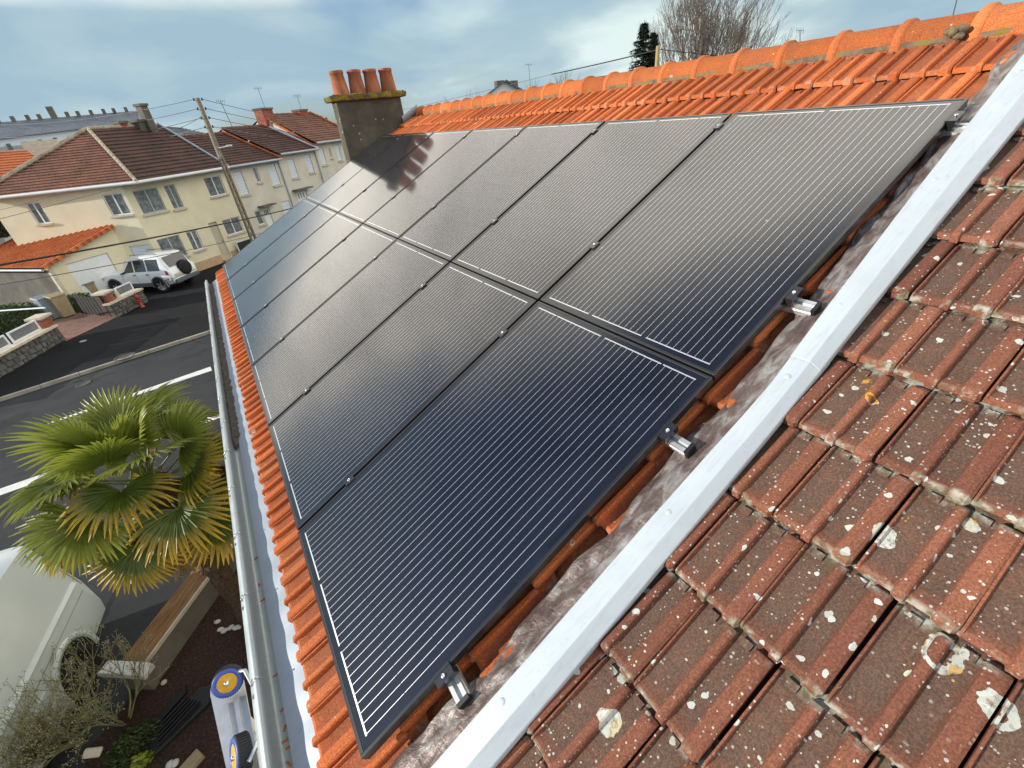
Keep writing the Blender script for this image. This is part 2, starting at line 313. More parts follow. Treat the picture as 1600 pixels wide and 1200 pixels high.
M['white'] = simple('white_paint', (0.74, 0.77, 0.80), 0.5, 0, 0.04)
M['shutter'] = simple('roller_shutter', (0.62, 0.70, 0.80), 0.5, 0, 0.04)
M['pane'] = simple('window_glass', (0.035, 0.042, 0.05), 0.06, 0.0, 0.3, 2.0, spec=1.0)
M['curtain'] = simple('net_curtain', (0.17, 0.195, 0.21), 0.18, 0, 0.55, 5, spec=0.9)
M['greyframe'] = simple('grey_window_frame', (0.42, 0.46, 0.48), 0.5)
def far_roof(name, a, b, c, sc=1.0):
    t = NT(name); p = t.pos(); n = t.noise(p, 1.1 * sc, 6, 0.65); n2 = t.noise(p, 9 * sc, 3, 0.6)
    col = t.ramp(t.math('ADD', t.math('MULTIPLY', n, 0.55), t.math('MULTIPLY', n2, 0.45)), [(0.36, a), (0.5, b), (0.66, c)]); t.set(Base_Color=col, Roughness=0.9); t.bump(t.noise(p, 14 * sc, 3), 0.6, 0.05); return t.m
M['roof_brown'] = far_roof('brown_tile_roof', (0.045, 0.026, 0.022), (0.085, 0.045, 0.036), (0.15, 0.065, 0.045))
M['roof_rust'] = far_roof('rust_tile_roof', (0.10, 0.05, 0.035), (0.19, 0.085, 0.055), (0.30, 0.13, 0.075))
M['roof_orange'] = far_roof('orange_tile_roof', (0.36, 0.095, 0.03), (0.50, 0.14, 0.045), (0.58, 0.20, 0.08), 1.6)
M['slate'] = far_roof('slate_roof', (0.10, 0.12, 0.15), (0.14, 0.165, 0.20), (0.18, 0.21, 0.25), 0.3)
M['brick'] = far_roof('red_brick', (0.20, 0.055, 0.035), (0.30, 0.085, 0.05), (0.38, 0.14, 0.08), 2)
M['hipline'] = far_roof('cream_mortar', (0.20, 0.16, 0.11), (0.42, 0.37, 0.28), (0.55, 0.50, 0.40), 2)
def asphalt(name, col, sc=1.0):
    t = NT(name); p = t.pos(); a = t.noise(p, 0.45 * sc, 6, 0.6); b = t.noise(p, 60, 4, 0.7); st = t.noise(t.mapping(p, (0.15, 1, 1)), 1.6, 5, 0.6)
    c = t.ramp(a, [(0.3, tuple(k * 0.75 for k in col)), (0.7, tuple(k * 1.3 for k in col))]); c = t.mix(t.math('MULTIPLY', t.ramp(st, [(0.5, 0.0), (0.75, 1.0)]), 0.3), c, tuple(k * 1.8 for k in col)); c = t.mix(1.0, c, t.ramp(b, [(0.3, 0.75), (0.7, 1.3)]), 'MULTIPLY')
    cv = t.voro(t.mapping(p, loc=(3, 1, 0)), 0.33, 'DISTANCE_TO_EDGE'); crk = t.math('MULTIPLY', t.math('LESS_THAN', t.math('ADD', cv.outputs['Distance'], t.math('MULTIPLY', t.noise(p, 4, 4), 0.05)), 0.034), t.ramp(t.noise(p, 0.6, 2), [(0.45, 0.0), (0.6, 0.8)])); c = t.mix(crk, c, tuple(k * 0.4 for k in col))
    pt = t.ramp(t.noise(t.mapping(p, (1, 1, 0)), 0.9, 2, 0.4), [(0.60, 0.0), (0.62, 0.35)]); c = t.mix(pt, c, tuple(k * 0.5 for k in col))
    t.set(Base_Color=c, Roughness=0.9); t.b.inputs['Specular IOR Level'].default_value = 0.2; t.bump(b, 0.6, 0.01); return t.m
M['road'] = asphalt('road_asphalt', (0.040, 0.043, 0.046)); M['pave'] = asphalt('fresh_asphalt', (0.010, 0.011, 0.0125)); M['groundm'] = asphalt('ground_far', (0.10, 0.10, 0.085), 0.2)
def soil():
    t = NT('bark_mulch'); p = t.pos(); v = t.noise(p, 34, 6, 0.7); b = t.noise(p, 3, 4); c = t.ramp(v, [(0.32, (0.014, 0.007, 0.005)), (0.52, (0.062, 0.028, 0.020)), (0.70, (0.19, 0.09, 0.062))]); c = t.mix(t.math('MULTIPLY', b, 0.35), c, (0.03, 0.02, 0.016)); t.set(Base_Color=c, Roughness=0.97); t.bump(v, 1.0, 0.05); return t.m
M['soil'] = soil()
M['line'] = simple('road_paint', (0.72, 0.72, 0.70), 0.7, 0, 0.12, 5)
M['manhole'] = simple('iron_cover', (0.06, 0.057, 0.052), 0.8, 0, 0.3, 6)
M['kerb'] = simple('kerb_concrete', (0.30, 0.28, 0.24), 0.9, 0, 0.25, 2)
M['paver'] = simple('brick_pavers', (0.22, 0.12, 0.09), 0.9, 0, 0.25, 6)
M['concrete'] = simple('stained_concrete', (0.135, 0.125, 0.105), 0.95, 0, 0.35, 1.3, 0.4, 30)
def stone():
    t = NT('field_stone'); p = t.pos(); t.set(Base_Color=t.mix(t.noise(p, 9, 4), t.ramp(t.rnd(), [(0, (0.10, 0.10, 0.095)), (0.5, (0.17, 0.165, 0.15)), (1, (0.26, 0.24, 0.20))]), (0.05, 0.05, 0.05)), Roughness=0.95); t.bump(t.noise(p, 25, 4), 0.6, 0.02); return t.m
M['stone'] = stone()
M['capstone'] = simple('pale_coping', (0.55, 0.50, 0.40), 0.9, 0, 0.15, 6)
def wood():
    t = NT('stained_wood'); p = t.pos(); q = t.mapping(p, (1, 1, 1), (0, 0, rad(-50))); q = t.mapping(q, (1.2, 14, 6)); n = t.noise(q, 3, 6, 0.6, 0.6); t.set(Base_Color=t.ramp(n, [(0.32, (0.06, 0.03, 0.01)), (0.5, (0.20, 0.095, 0.024)), (0.7, (0.30, 0.16, 0.05))]), Roughness=0.75); t.bump(n, 0.4, 0.01); return t.m
M['wood'] = wood()
M['polewood'] = simple('grey_pole', (0.24, 0.21, 0.16), 0.9, 0, 0.2, 4)
M['post'] = simple('tan_post', (0.40, 0.30, 0.14), 0.9, 0, 0.2, 4)
M['chipped'] = simple('chipped_white_cap', (0.60, 0.61, 0.60), 0.8, 0, 0.18, 18, 0.5, 40)
M['wire'] = simple('black_cable', (0.012, 0.012, 0.014), 0.6); M['wiregrey'] = simple('grey_wire', (0.10, 0.11, 0.12), 0.5)
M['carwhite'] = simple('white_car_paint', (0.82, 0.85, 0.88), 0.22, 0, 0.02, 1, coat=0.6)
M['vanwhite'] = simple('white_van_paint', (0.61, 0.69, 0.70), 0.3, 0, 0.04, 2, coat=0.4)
M['tyre'] = simple('tyre_rubber', (0.012, 0.012, 0.013), 0.8)
M['tread'] = simple('ribbed_rubber', (0.035, 0.037, 0.04), 0.75)
M['cladding'] = simple('grey_cladding', (0.10, 0.115, 0.13), 0.6); M['redlamp'] = simple('red_lamp', (0.42, 0.012, 0.02), 0.2)
M['rim'] = simple('wheel_rim', (0.50, 0.51, 0.52), 0.35, 0.7); M['hub_dark'] = simple('dark_hubcap', (0.10, 0.10, 0.10), 0.45, 0.4)
M['blue'] = simple('blue_plastic', (0.055, 0.10, 0.42), 0.4, 0, 0.1, 30); M['yellow'] = simple('yellow_plastic', (0.75, 0.38, 0.012), 0.45, 0, 0.15, 60)
M['red'] = simple('red_paint', (0.30, 0.035, 0.03), 0.5); M['binyellow'] = simple('yellow_lid', (0.55, 0.45, 0.03), 0.5); M['bingrey'] = simple('grey_bin', (0.20, 0.24, 0.28), 0.6); M['binbeige'] = simple('beige_bin', (0.33, 0.26, 0.15), 0.7)
M['meshgrey'] = simple('mesh_infill', (0.24, 0.25, 0.26), 0.7, 0, 0.3, 30)
def leafmat(name, g, tip, lo, hi, tr=0.25):
    t = NT(name); o = t.obj(); ln = t.node('ShaderNodeVectorMath', operation='LENGTH'); t.l.new(o, ln.inputs[0]); f = t.math('ADD', ln.outputs['Value'], t.math('MULTIPLY', t.noise(t.pos(), 18, 3), 0.12))
    c = t.ramp(f, [(lo, g), (hi, tip)]); c = t.mix(t.math('MULTIPLY', t.rnd(), 0.35), c, tuple(k * 0.6 for k in g)); t.set(Base_Color=c, Roughness=0.42)
    tb = t.node('ShaderNodeBsdfTranslucent'); t.l.new(c, tb.inputs[0]); ms = t.node('ShaderNodeMixShader'); ms.inputs[0].default_value = tr
    out = t.n['Material Output']; t.l.new(t.b.outputs[0], ms.inputs[1]); t.l.new(tb.outputs[0], ms.inputs[2]); t.l.new(ms.outputs[0], out.inputs[0]); return t.m
M['frond'] = leafmat('palm_leaf', (0.10, 0.155, 0.016), (0.32, 0.35, 0.05), 0.10, 0.55, .40)
M['frond_y'] = leafmat('yellowing_palm_leaf', (0.085, 0.125, 0.014), (0.60, 0.36, 0.014), 0.30, 0.52)
M['frond_d'] = leafmat('dry_palm_leaf', (0.16, 0.10, 0.04), (0.36, 0.25, 0.12), 0.1, 0.5, 0.1)
M['fibre'] = simple('palm_fibre', (0.085, 0.052, 0.032), 0.95, 0, 0.5, 20, 1.0, 40)
M['petiole'] = simple('palm_petiole', (0.11, 0.14, 0.03), 0.5)
M['twig'] = simple('green_twig', (0.25, 0.24, 0.115), 0.8, 0, 0.3, 8); M['bark'] = simple('grey_bark', (0.15, 0.12, 0.10), 0.95, 0, 0.25, 3); M['paleleaf'] = simple('pale_bud', (0.30, 0.28, 0.17), 0.8, 0, 0.3, 9)
M['needle'] = simple('conifer_needles', (0.022, 0.036, 0.018), 0.8, 0, 0.4, 3); M['hedge'] = simple('hedge_leaf', (0.045, 0.072, 0.016), 0.7, 0, 0.5, 6); M['hedge_g'] = simple('bright_hedge_leaf', (0.025, 0.085, 0.018), 0.7, 0, 0.4, 6)
M['debris'] = simple('gutter_debris', (0.085, 0.075, 0.062), 0.98, 0, 0.75, 60, 1.0, 80); M['pebble'] = simple('white_pebble', (0.58, 0.55, 0.50), 0.8, 0, 0.1, 20)

# ================================================================== the roof with the panels
def RP(u, v, n): return ROOF @ Vector((v, u, n))
UE = 7.62                                            # far gable
house = empty('tiled_house', (3.6, 3.6, ZG), 'orange tiled house carrying the solar panels, brick-coloured chimney pots at its far end', 'house')
wm = MB()                                            # walls under the roof
prof = [(-0.30, ZG), (7.5, ZG), (7.5, -0.42), (3.62, 1.42), (-0.30, -0.42)]
wm.prism([(x, -0.12, z) for x, z in prof], (0, UE - 0.06 + 0.12, 0)); wm.build('wall', M['beige'], house)
TN = -0.118                                          # level of the tile pans below the panel plane
rb = MB()                                            # boarding under the tiles, both slopes
rb.hexa([RP(-0.03, -0.12, TN - 0.06), RP(-0.03, 4.08, TN - 0.06), RP(UE - 0.05, 4.08, TN - 0.06), RP(UE - 0.05, -0.12, TN - 0.06),
         RP(-0.03, -0.12, TN - 0.022), RP(-0.03, 4.08, TN - 0.022), RP(UE - 0.05, 4.08, TN - 0.022), RP(UE - 0.05, -0.12, TN - 0.022)])
roof = rb.build('roof', M['roof_orange'], house)
def mir(p): return Vector((2 * 3.715 - p.x, p.y, p.z))
bs = MB(); bs.hexa([mir(RP(-0.03, -0.1, TN - 0.06)), mir(RP(UE, -0.1, TN - 0.06)), mir(RP(UE, 4.06, TN - 0.06)), mir(RP(-0.03, 4.06, TN - 0.06)),
                    mir(RP(-0.03, -0.1, TN)), mir(RP(UE, -0.1, TN)), mir(RP(UE, 4.06, TN)), mir(RP(-0.03, 4.06, TN))]); bs.build('rear_slope', M['roof_orange'], house)

TW, TL = 0.197, 0.355
PROF = [(0, .004), (.001, .013), (.006, .013), (.0085, .000), (.040, -.002), (.0755, .000), (.0800, .017), (.085, .0205), (.097, .0205), (.1015, .017), (.1045, .000), (.128, -.002), (.1500, .000), (.1555, .018), (.161, .0215), (.188, .0205), (.1950, .016), (.1962, -.006)]
def tile_mesh(name, mat, seed, rough):
    rnd = random.Random(seed); rows = []
    secs = [(-.004, -1), (.000, .55), (.010, .98), (.022, 1.02), (.034, 1), (.12, 1), (.20, 1), (.270, 1), (.281, .75), (.287, .12), (.30, 0), (TL, 0)]
    for x, k in secs:
        r = []
        for y, h in PROF:
            tilt = .027 * (1 - x / .30)
            rim = max(0, 1 - abs(x - .012) / .020) * .006 if h < .004 else 0
            flare = 0
            if k == -1: z = tilt - .013
            elif 0 < k <= 1.02: z = tilt + (h + rim) * k + (0 if k < .9 else 0)
            else: z = tilt + min(h, 0.0)
            xx = x - (.010 if (h > .010 and x < .02 and .06 < y < .19) else 0)
            r.append((xx + rnd.uniform(-1, 1) * rough, -y, z + rnd.uniform(-1, 1) * rough * .6))
        rows.append(r)
    m = MB(); m.sheet(rows, smooth=False)
    # underside strip at the nose so the lip has thickness
    m.sheet([[(p[0], p[1], p[2]) for p in rows[0]], [(.07, p[1], .027 * .77 - .015) for p in rows[0]]], False)
    for y in (.024, .118):                            # small water stops at the head of each pan
        m.box((.274, -y - .012, .0035), (.020, .026, .009))
    me = m.mesh(name, mat)
    for p in me.polygons: p.use_smooth = True
    me.set_sharp_from_angle(angle=rad(24))
    return me
def set_tiles(par, meshes, ulist, v0, base, seed, jit=.0025):
    rnd = random.Random(seed)
    for u in ulist:
        A = Euler((rnd.uniform(-1, 1) * .016, rnd.uniform(-1, 1) * .012, rnd.uniform(-1, 1) * .012)).to_matrix().to_4x4()
        inst('roof_tile', rnd.choice(meshes), ROOF @ Matrix.Translation((v0 + rnd.uniform(-1, 1) * jit * 1.6, u + rnd.uniform(-1, 1) * jit, base + rnd.uniform(0, 1) * jit)) @ A, par)
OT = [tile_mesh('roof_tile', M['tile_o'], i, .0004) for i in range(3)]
OP = 0.2003; OC = 0.2898
for k in range(14):
    off = 0.10 + (0.5 * OP if k % 2 else 0) + OP * 0
    us = [off + OP * j for j in range(-0, 39)]
    us = [u for u in us if u <= UE - 0.02 and u > 0.02]
    if 2 <= k <= 10: us = [u for u in us if u < 0.5]
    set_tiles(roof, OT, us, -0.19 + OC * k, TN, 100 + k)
# ridge tiles: half-round with a raised collar at each joint
rm = MB(); rl = .325; arc = []
for i in range(15):
    a = math.pi * (i / 14); arc.append((math.cos(a), math.sin(a)))
def ring(y, r, drop): return [(c * r * 1.06, y, max(-0.02, s) * r * .92 - drop) for c, s in arc]
arc = [(1.0, -.80)] + arc + [(-1.0, -.80)]
def ring(y, r): return [(c * r * 1.04, y, s * r * .95) for c, s in arc]
rm.sheet([ring(0, .094), ring(.004, .100), ring(.26, .103), ring(.264, .111), ring(.272, .119), ring(.302, .119), ring(.311, .111), ring(.318, .10), ring(.318, .086)], True)
rme = rm.mesh('ridge_tile', M['ridge']); rnd = random.Random(5)
RX, RZ = 3.645, 1.656
for j in range(25):
    y = -0.03 + .313 * j
    if y > UE - .25: break
    inst('ridge_tile', rme, Matrix.Translation((RX + rnd.uniform(-1, 1) * .003, y, RZ + rnd.uniform(-1, 1) * .003)) @ Euler((rnd.uniform(-1, 1) * .008, rnd.uniform(-1, 1) * .02, rnd.uniform(-1, 1) * .006)).to_matrix().to_4x4(), roof)
mo = MB(); rows = []
for j in range(160):
    y = -.03 + j * .0475; w = rnd.uniform(-.012, .012)
    rows.append([RP(y, 3.895 + w * .6, TN + .004), RP(y, 3.902 + w * .6, TN + .020 + rnd.uniform(0, .005)), RP(y, 3.935, TN + .024), RP(y, 4.0, TN + .02)])
mo.sheet(rows); mo.build('ridge_mortar', M['mortar'], roof)
lump = MB()
for _ in range(16):
    lump.lathe(RP(.318 + rnd.uniform(-.03, .04), 3.875 + rnd.uniform(-.02, .03), TN + .035 + rnd.uniform(0, .03)), [(0, -.018), (.016, -.010), (.02, 0), (.013, .012), (0, .016)], 7)
lump.build('mortar_lump', M['mortar'], roof)

# ---- chimney
CY0, CY1 = 7.27, 7.56
ch = MB(); ch.hexa([(2.300, CY0, 0.6), (3.375, CY0, 0.6), (3.375, CY1, 0.6), (2.300, CY1, 0.6), (2.318, CY0 + .01, 1.925), (3.362, CY0 + .01, 1.925), (3.362, CY1 - .01, 1.925), (2.318, CY1 - .01, 1.925)])
chim = ch.build('chimney', M['cement'], house, bevel=.012)
cp = MB(); rows = []
cp.hexa([(2.235, CY0 - .06, 1.922), (3.44, CY0 - .06, 1.922), (3.44, CY1 + .06, 1.922), (2.235, CY1 + .06, 1.922), (2.215, CY0 - .075, 1.995), (3.455, CY0 - .075, 1.995), (3.455, CY1 + .075, 1.995), (2.215, CY1 + .075, 1.995)])
cp.build('chimney_cap', M['moss'], chim, bevel=.02)
lm = MB()
for _ in range(70):
    x = rnd.uniform(2.25, 3.42); lm.lathe((x, CY0 + rnd.uniform(-.06, .03), 1.995), [(rnd.uniform(.015, .04), -.004), (.018, .010), (0, .016)], 7)
lm.build('moss_clump', M['moss'], chim)
pm = MB(); pm.lathe((0, 0, 0), [(.126, 0), (.123, .03), (.110, .16), (.097, .275), (.103, .280), (.107, .295), (.107, .318), (.101, .325), (.084, .325), (.078, .2), (.078, .05)], 28)
pme = pm.mesh('chimney_pot', M['pot'])
for i, x in enumerate((2.475, 2.735, 2.985, 3.245)):
    inst('chimney_pot', pme, Matrix.Translation((x, (CY0 + CY1) / 2 + .01, 1.99)) @ Euler((0, rad((-1.5, 1, -.5, .8)[i]), rad(40 * i))).to_matrix().to_4x4(), chim)
cf = MB(); cf.sheet([[Vector((3.30 + .1 * t, CY0 - .04 - .02 * (i % 2), .92 * 0 + RP(0, 3.66 + .11 * t, TN + .03).z + (.10 if i == 2 else 0.0))) for t in range(4)] for i in range(3)]); cf.build('chimney_flashing', M['zinc'], chim)

# ---- zinc eave sheet, gutter, hooks
US0, US1 = -0.9, UE - .12
us = [US0 + (US1 - US0) * i / 90 for i in range(91)]
def loft(section, jitter=0.0, seed=1):
    r_ = random.Random(seed); return [[RP(u, v + (r_.uniform(-1, 1) * jitter if 0 < i < len(section) - 1 else 0), n + r_.uniform(-1, 1) * jitter * .6) for i, (v, n) in enumerate(section)] for u in us]
us = [US0 + (US1 - US0) * i / 330 for i in range(331)]
zs = MB(); zs.sheet([[p + Vector((0, 0, .0035 * math.sin(2 * math.pi * us[i] / .2) * (1 - j / 5.5) + .0012 * math.sin(31 * us[i]))) for j, p in enumerate(r)] for i, r in enumerate(loft([(-.05, -.148), (-.15, -.150), (-.20, -.151), (-.25, -.152), (-.31, -.153), (-.352, -.156)], .0006, 3))]); us = [US0 + (US1 - US0) * i / 90 for i in range(91)]; zs.build('eave_sheet', M['zinc'], house)
gt = MB()
gt.sheet(loft([(-.350, -.158), (-.372, -.170), (-.392, -.172), (-.402, -.158), (-.382, -.112), (-.370, -.086), (-.370, -.077), (-.376, -.072), (-.386, -.072), (-.421, -.090), (-.427, -.098), (-.445, -.20), (-.475, -.27), (-.45, -.30), (-.35, -.26)]))
gutter = gt.build('gutter', M['zinc_gutter'], house)
hook = MB()
hook.tube([(-.366, 0, -.088), (-.366, 0, -.071), (-.374, 0, -.065), (-.384, .004, -.067), (-.394, .014, -.072), (-.406, .012, -.078), (-.409, -.004, -.080), (-.400, -.010, -.075), (-.388, -.002, -.069)], .0024, 5)
hrv = MB().box((-.403, -.050, -.0800), (.010, .014, .004)).mesh('gutter_rivet', M['hub_dark']); hme = hook.mesh('gutter_hook', M['steel'])
for j in range(17): inst('gutter_hook', hme, ROOF @ Matrix.Translation((0, .17 + .43 * j, 0)), gutter); inst('gutter_rivet', hrv, ROOF @ Matrix.Translation((0, .17 + .43 * j, 0)), gutter)
db = MB(); rows = []; r_ = random.Random(9)
for i in range(150):
    u = 2.45 + (US1 - .1 - 2.45) * i / 149; w = min(1, i / 4) * r_.uniform(.75, 1.2)
    rows.append([RP(u, -.397, -.158), RP(u, -.388 + r_.uniform(-.004, .004), -.150 + .012 * w), RP(u, -.372 + r_.uniform(-.006, .006), -.146 + .014 * w), RP(u, -.348 + .03 * (w - 1), -.152 + .008 * w), RP(u, -.322 + .05 * (w - 1), -.1595)])
db.sheet(rows, False); tag(db.build('gutter_debris', M['debris'], gutter), kind='stuff')
dlm = simple('dry_leaf', (0.30, 0.085, 0.02), .8)
for (u, v, a) in [(.33, -.36, .3), (.40, -.365, 1.2), (.47, -.36, .5), (.28, -.37, 2), (1.02, -.37, .4), (1.12, -.375, 1.6), (.62, -.365, .2), (1.3, -.37, .9), (.22, -.36, 2.6), (.36, -.372, .1)]:
    c = RP(u, v, -.160); Mx = Euler((0, .2, a)).to_matrix(); lf = MB(); lf.hexa([c + Mx @ Vector(q) for q in ((-.011, -.004, 0), (.011, -.004, 0), (.011, .004, .002), (-.011, .004, .002), (-.011, -.003, .003), (.012, -.002, .006), (.011, .004, .005), (-.009, .003, .004))]); lf.build('dry_leaf', dlm, gutter)

# ---- crumpled flashing and zinc strip against the neighbour
def lerp(tab, v):
    for (a, b), (c, d) in zip(tab, tab[1:]):
        if v <= c: return b + (d - b) * max(0, min(1, (v - a) / (c - a)))
    return tab[-1][1]
LT = [(-.3, -.150), (.9, -.146), (1.67, -.148), (1.9, -.130), (2.54, -.085), (3.55, -.030), (4.0, -.01)]
RT = [(-.3, -.264), (1.09, -.245), (1.83, -.227), (2.56, -.201), (3.12, -.187), (4.0, -.16)]
fl = MB(); rows = []; r_ = random.Random(4)
ph = [r_.uniform(0, 6) for _ in range(8)]
def crump(a, b): return .006 * math.sin(9 * a + ph[0] + 3 * math.sin(4 * b)) + .005 * math.sin(23 * a + 31 * b + ph[1]) + .004 * math.sin(41 * a - 60 * b + ph[2]) + .003 * math.sin(70 * a + ph[3])
NV = 230
for i in range(NV):
    v = -.22 + 4.12 * i / (NV - 1); L = lerp(LT, v); e = -.038 + .010 * math.sin(10.8 * v) + .007 * math.sin(23 * v + 1)
    if v > 2.0: e = e + (L + .148) * .75
    row = []
    for j in range(9):
        t = j / 8; u = e + (L - .012 - e) * t; n = (TN + .040) + t * .030 + crump(v, u * 3) * (1 - .6 * t) + (.004 if j == 1 else 0)
        if j == 0: n = TN + .022
        row.append(RP(u, v, n))
    rows.append(row)
fl.sheet(rows); fl.build('crumpled_flashing', M['lead'], house)
def strip(v0, v1, lift, nm):
    m = MB(); rows = []; N = 26
    for i in range(N):
        v = v0 + (v1 - v0) * i / (N - 1); L = lerp(LT, v); Rr = lerp(RT, v); w = L - Rr; k = lift + .0012 * math.sin(7 * v) + .0007 * math.sin(19 * v + 1)
        rows.append([RP(L + .003, v, -.075 + k), RP(L, v, -.036 + k), RP(L - .002, v, -.033 + k), RP(L - w * .35, v, -.031 + k), RP(L - w * .66, v, -.032 + k), RP(L - w * .69, v, -.034 + k), RP(Rr, v, -.060 + k), RP(Rr - .002, v, -.064 + k), RP(Rr, v, -.090 + k)])
    a, b = rows[0], rows[-1]; m.sheet(rows, False)
    m.sheet([[p for p in a], [p - Vector((0, 0, .004)) for p in a]], False); return m.build(nm, M['zinc_strip'], house)
s1 = strip(-.30, 1.86, 0, 'zinc_strip'); s2 = strip(1.80, 3.98, .0045, 'zinc_strip')
rv = MB(); rv.lathe((0, 0, 0), [(.0105, 0), (.0105, .0015), (.006, .0045), (0, .005)], 14); rvm = rv.mesh('rivet', M['zinc_strip'])
for v, s_ in ((.42, s1), (1.13, s1), (1.72, s1), (2.05, s2), (2.72, s2), (3.4, s2)): inst('rivet', rvm, ROOF @ Matrix.Translation((v, lerp(LT, v) - .030, -.0325 + (.0045 if s_ is s2 else 0))), s_)

# ================================================================== neighbour's weathered roof
nb = empty('old_tiled_house', (3.6, -2.5, ZG), 'old house with brown lichen-spotted roof tiles right of the zinc strip', 'house')
w2 = MB(); w2.prism([(x, -4.6, z) for x, z in prof], (0, 4.46, 0)); w2.build('wall', M['greyren'], nb)
r2 = MB(); r2.hexa([RP(-4.7, -.12, TN - .06), RP(-4.7, 4.1, TN - .06), RP(-.06, 4.1, TN - .06), RP(-.06, -.12, TN - .06), RP(-4.7, -.12, TN - .022), RP(-4.7, 4.1, TN - .022), RP(-.06, 4.1, TN - .022), RP(-.06, -.12, TN - .022)])
roof2 = r2.build('roof', M['roof_brown'], nb)
b2 = MB(); b2.hexa([mir(RP(-4.7, -.1, TN - .06)), mir(RP(-.05, -.1, TN - .06)), mir(RP(-.05, 4.06, TN - .06)), mir(RP(-4.7, 4.06, TN - .06)), mir(RP(-4.7, -.1, TN)), mir(RP(-.05, -.1, TN)), mir(RP(-.05, 4.06, TN)), mir(RP(-4.7, 4.06, TN))]); b2.build('rear_slope', M['roof_brown'], nb)
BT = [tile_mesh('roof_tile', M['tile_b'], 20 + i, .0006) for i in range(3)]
for k in range(14):
    off = -.056 + (.0985 if k % 2 else 0) - .02
    us_ = [off - .2 * j for j in range(0, 15)]
    us_ = [u for u in us_ if u < -.03]
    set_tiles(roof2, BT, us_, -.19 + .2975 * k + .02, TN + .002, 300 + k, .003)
for j in range(12):
    inst('ridge_tile', rme, Matrix.Translation((RX, -.36 - .313 * j, RZ + .01)), roof2)

# ================================================================== solar panels on their rails
PW, PL, PG, PR = 1.0, 1.591, 0.02, 0.010
pg = MB(); pg.add([(.010, .010, -.0022), (PL - .010, .010, -.0022), (PL - .010, PW - .010, -.0022), (.010, PW - .010, -.0022)], [(0, 1, 2, 3)]); pgm = pg.mesh('glass', M['glass'])
pf = MB()
def bar(x0, x1, y0, y1, z0=-.035, z1=0.0): pf.hexa([(x0, y0, z0), (x1, y0, z0), (x1, y1, z0), (x0, y1, z0), (x0, y0, z1), (x1, y0, z1), (x1, y1, z1), (x0, y1, z1)])
bar(0, PL, 0, .011); bar(0, PL, PW - .011, PW); bar(0, .011, .0112, PW - .0112); bar(PL - .011, PL, .0112, PW - .0112); pfm = pf.mesh('frame', M['frame'])
pb = MB(); pb.add([(.011, .011, -.0062), (PL - .011, .011, -.0062), (PL - .011, PW - .011, -.0062), (.011, PW - .011, -.0062)], [(3, 2, 1, 0)]); pbm = pb.mesh('backsheet', M['black'])
ORD = ['first', 'second', 'third', 'fourth', 'fifth', 'sixth', 'seventh']
for row in (0, 1):
    v0 = row * (PL + PR)
    for c in range(7):
        u0 = c * (PW + PG); base = RP(u0, v0, -.035)
        e = empty('solar_panel', base, 'black solar panel, %s counted from the zinc strip, in the %s row' % (ORD[c], ('lower', 'upper')[row]), 'solar panel', 'solar panels on the orange roof')
        dz = random.Random(c * 7 + row).uniform(-.0012, .0012)
        rp_ = random.Random(c * 13 + row * 5); Mx = ROOF @ Matrix.Translation((v0, u0, dz)) @ Euler((rp_.uniform(-1, 1) * .0016, rp_.uniform(-1, 1) * .0012, 0)).to_matrix().to_4x4()
        f = inst('frame', pfm, Mx, e); f.modifiers.new('b', 'BEVEL').width = .0012
        inst('glass', pgm, Mx, e); inst('backsheet', pbm, Mx, e)
rlm = MB(); RU0, RU1 = -.082, 7.19
sec = [(-.020, -.037), (-.007, -.037), (-.007, -.046), (.007, -.046), (.007, -.037), (.020, -.037), (.020, -.052), (.016, -.055), (.020, -.058), (.020, -.077), (-.020, -.077), (-.020, -.058), (-.016, -.055), (-.020, -.052)]
mc = MB(); mc.box((0, 0, -.012), (.05, .016, .026)); mc.box((0, 0, .0032), (.05, .034, .0042)); mcm = mc.mesh('mid_clamp', M['frame'])
mb_ = MB(); mb_.lathe((0, 0, .005), [(.0065, 0), (.0065, .005), (.005, .0065), (.003, .0065), (.003, .002), (0, .002)], 10); mbm = mb_.mesh('bolt', M['steel'])
ec = MB(); ec.hexa([(-.032, -.022, -.036), (.032, -.022, -.036), (.032, -.004, -.036), (-.032, -.004, -.036), (-.032, -.030, .004), (.032, -.030, .004), (.032, -.0012, .004), (-.032, -.0012, .004)]); ec.box((0, .003, .0036), (.064, .010, .0036)); ecm = ec.mesh('end_clamp', M['frame'])
cpm = MB(); cpm.prism([(a * 1.04, RU0 - .0135, b) for a, b in [(-.021, -.036), (.021, -.036), (.021, -.078), (-.021, -.078)]], (0, .0125, 0)); cpme = cpm.mesh('end_cap', M['black'])
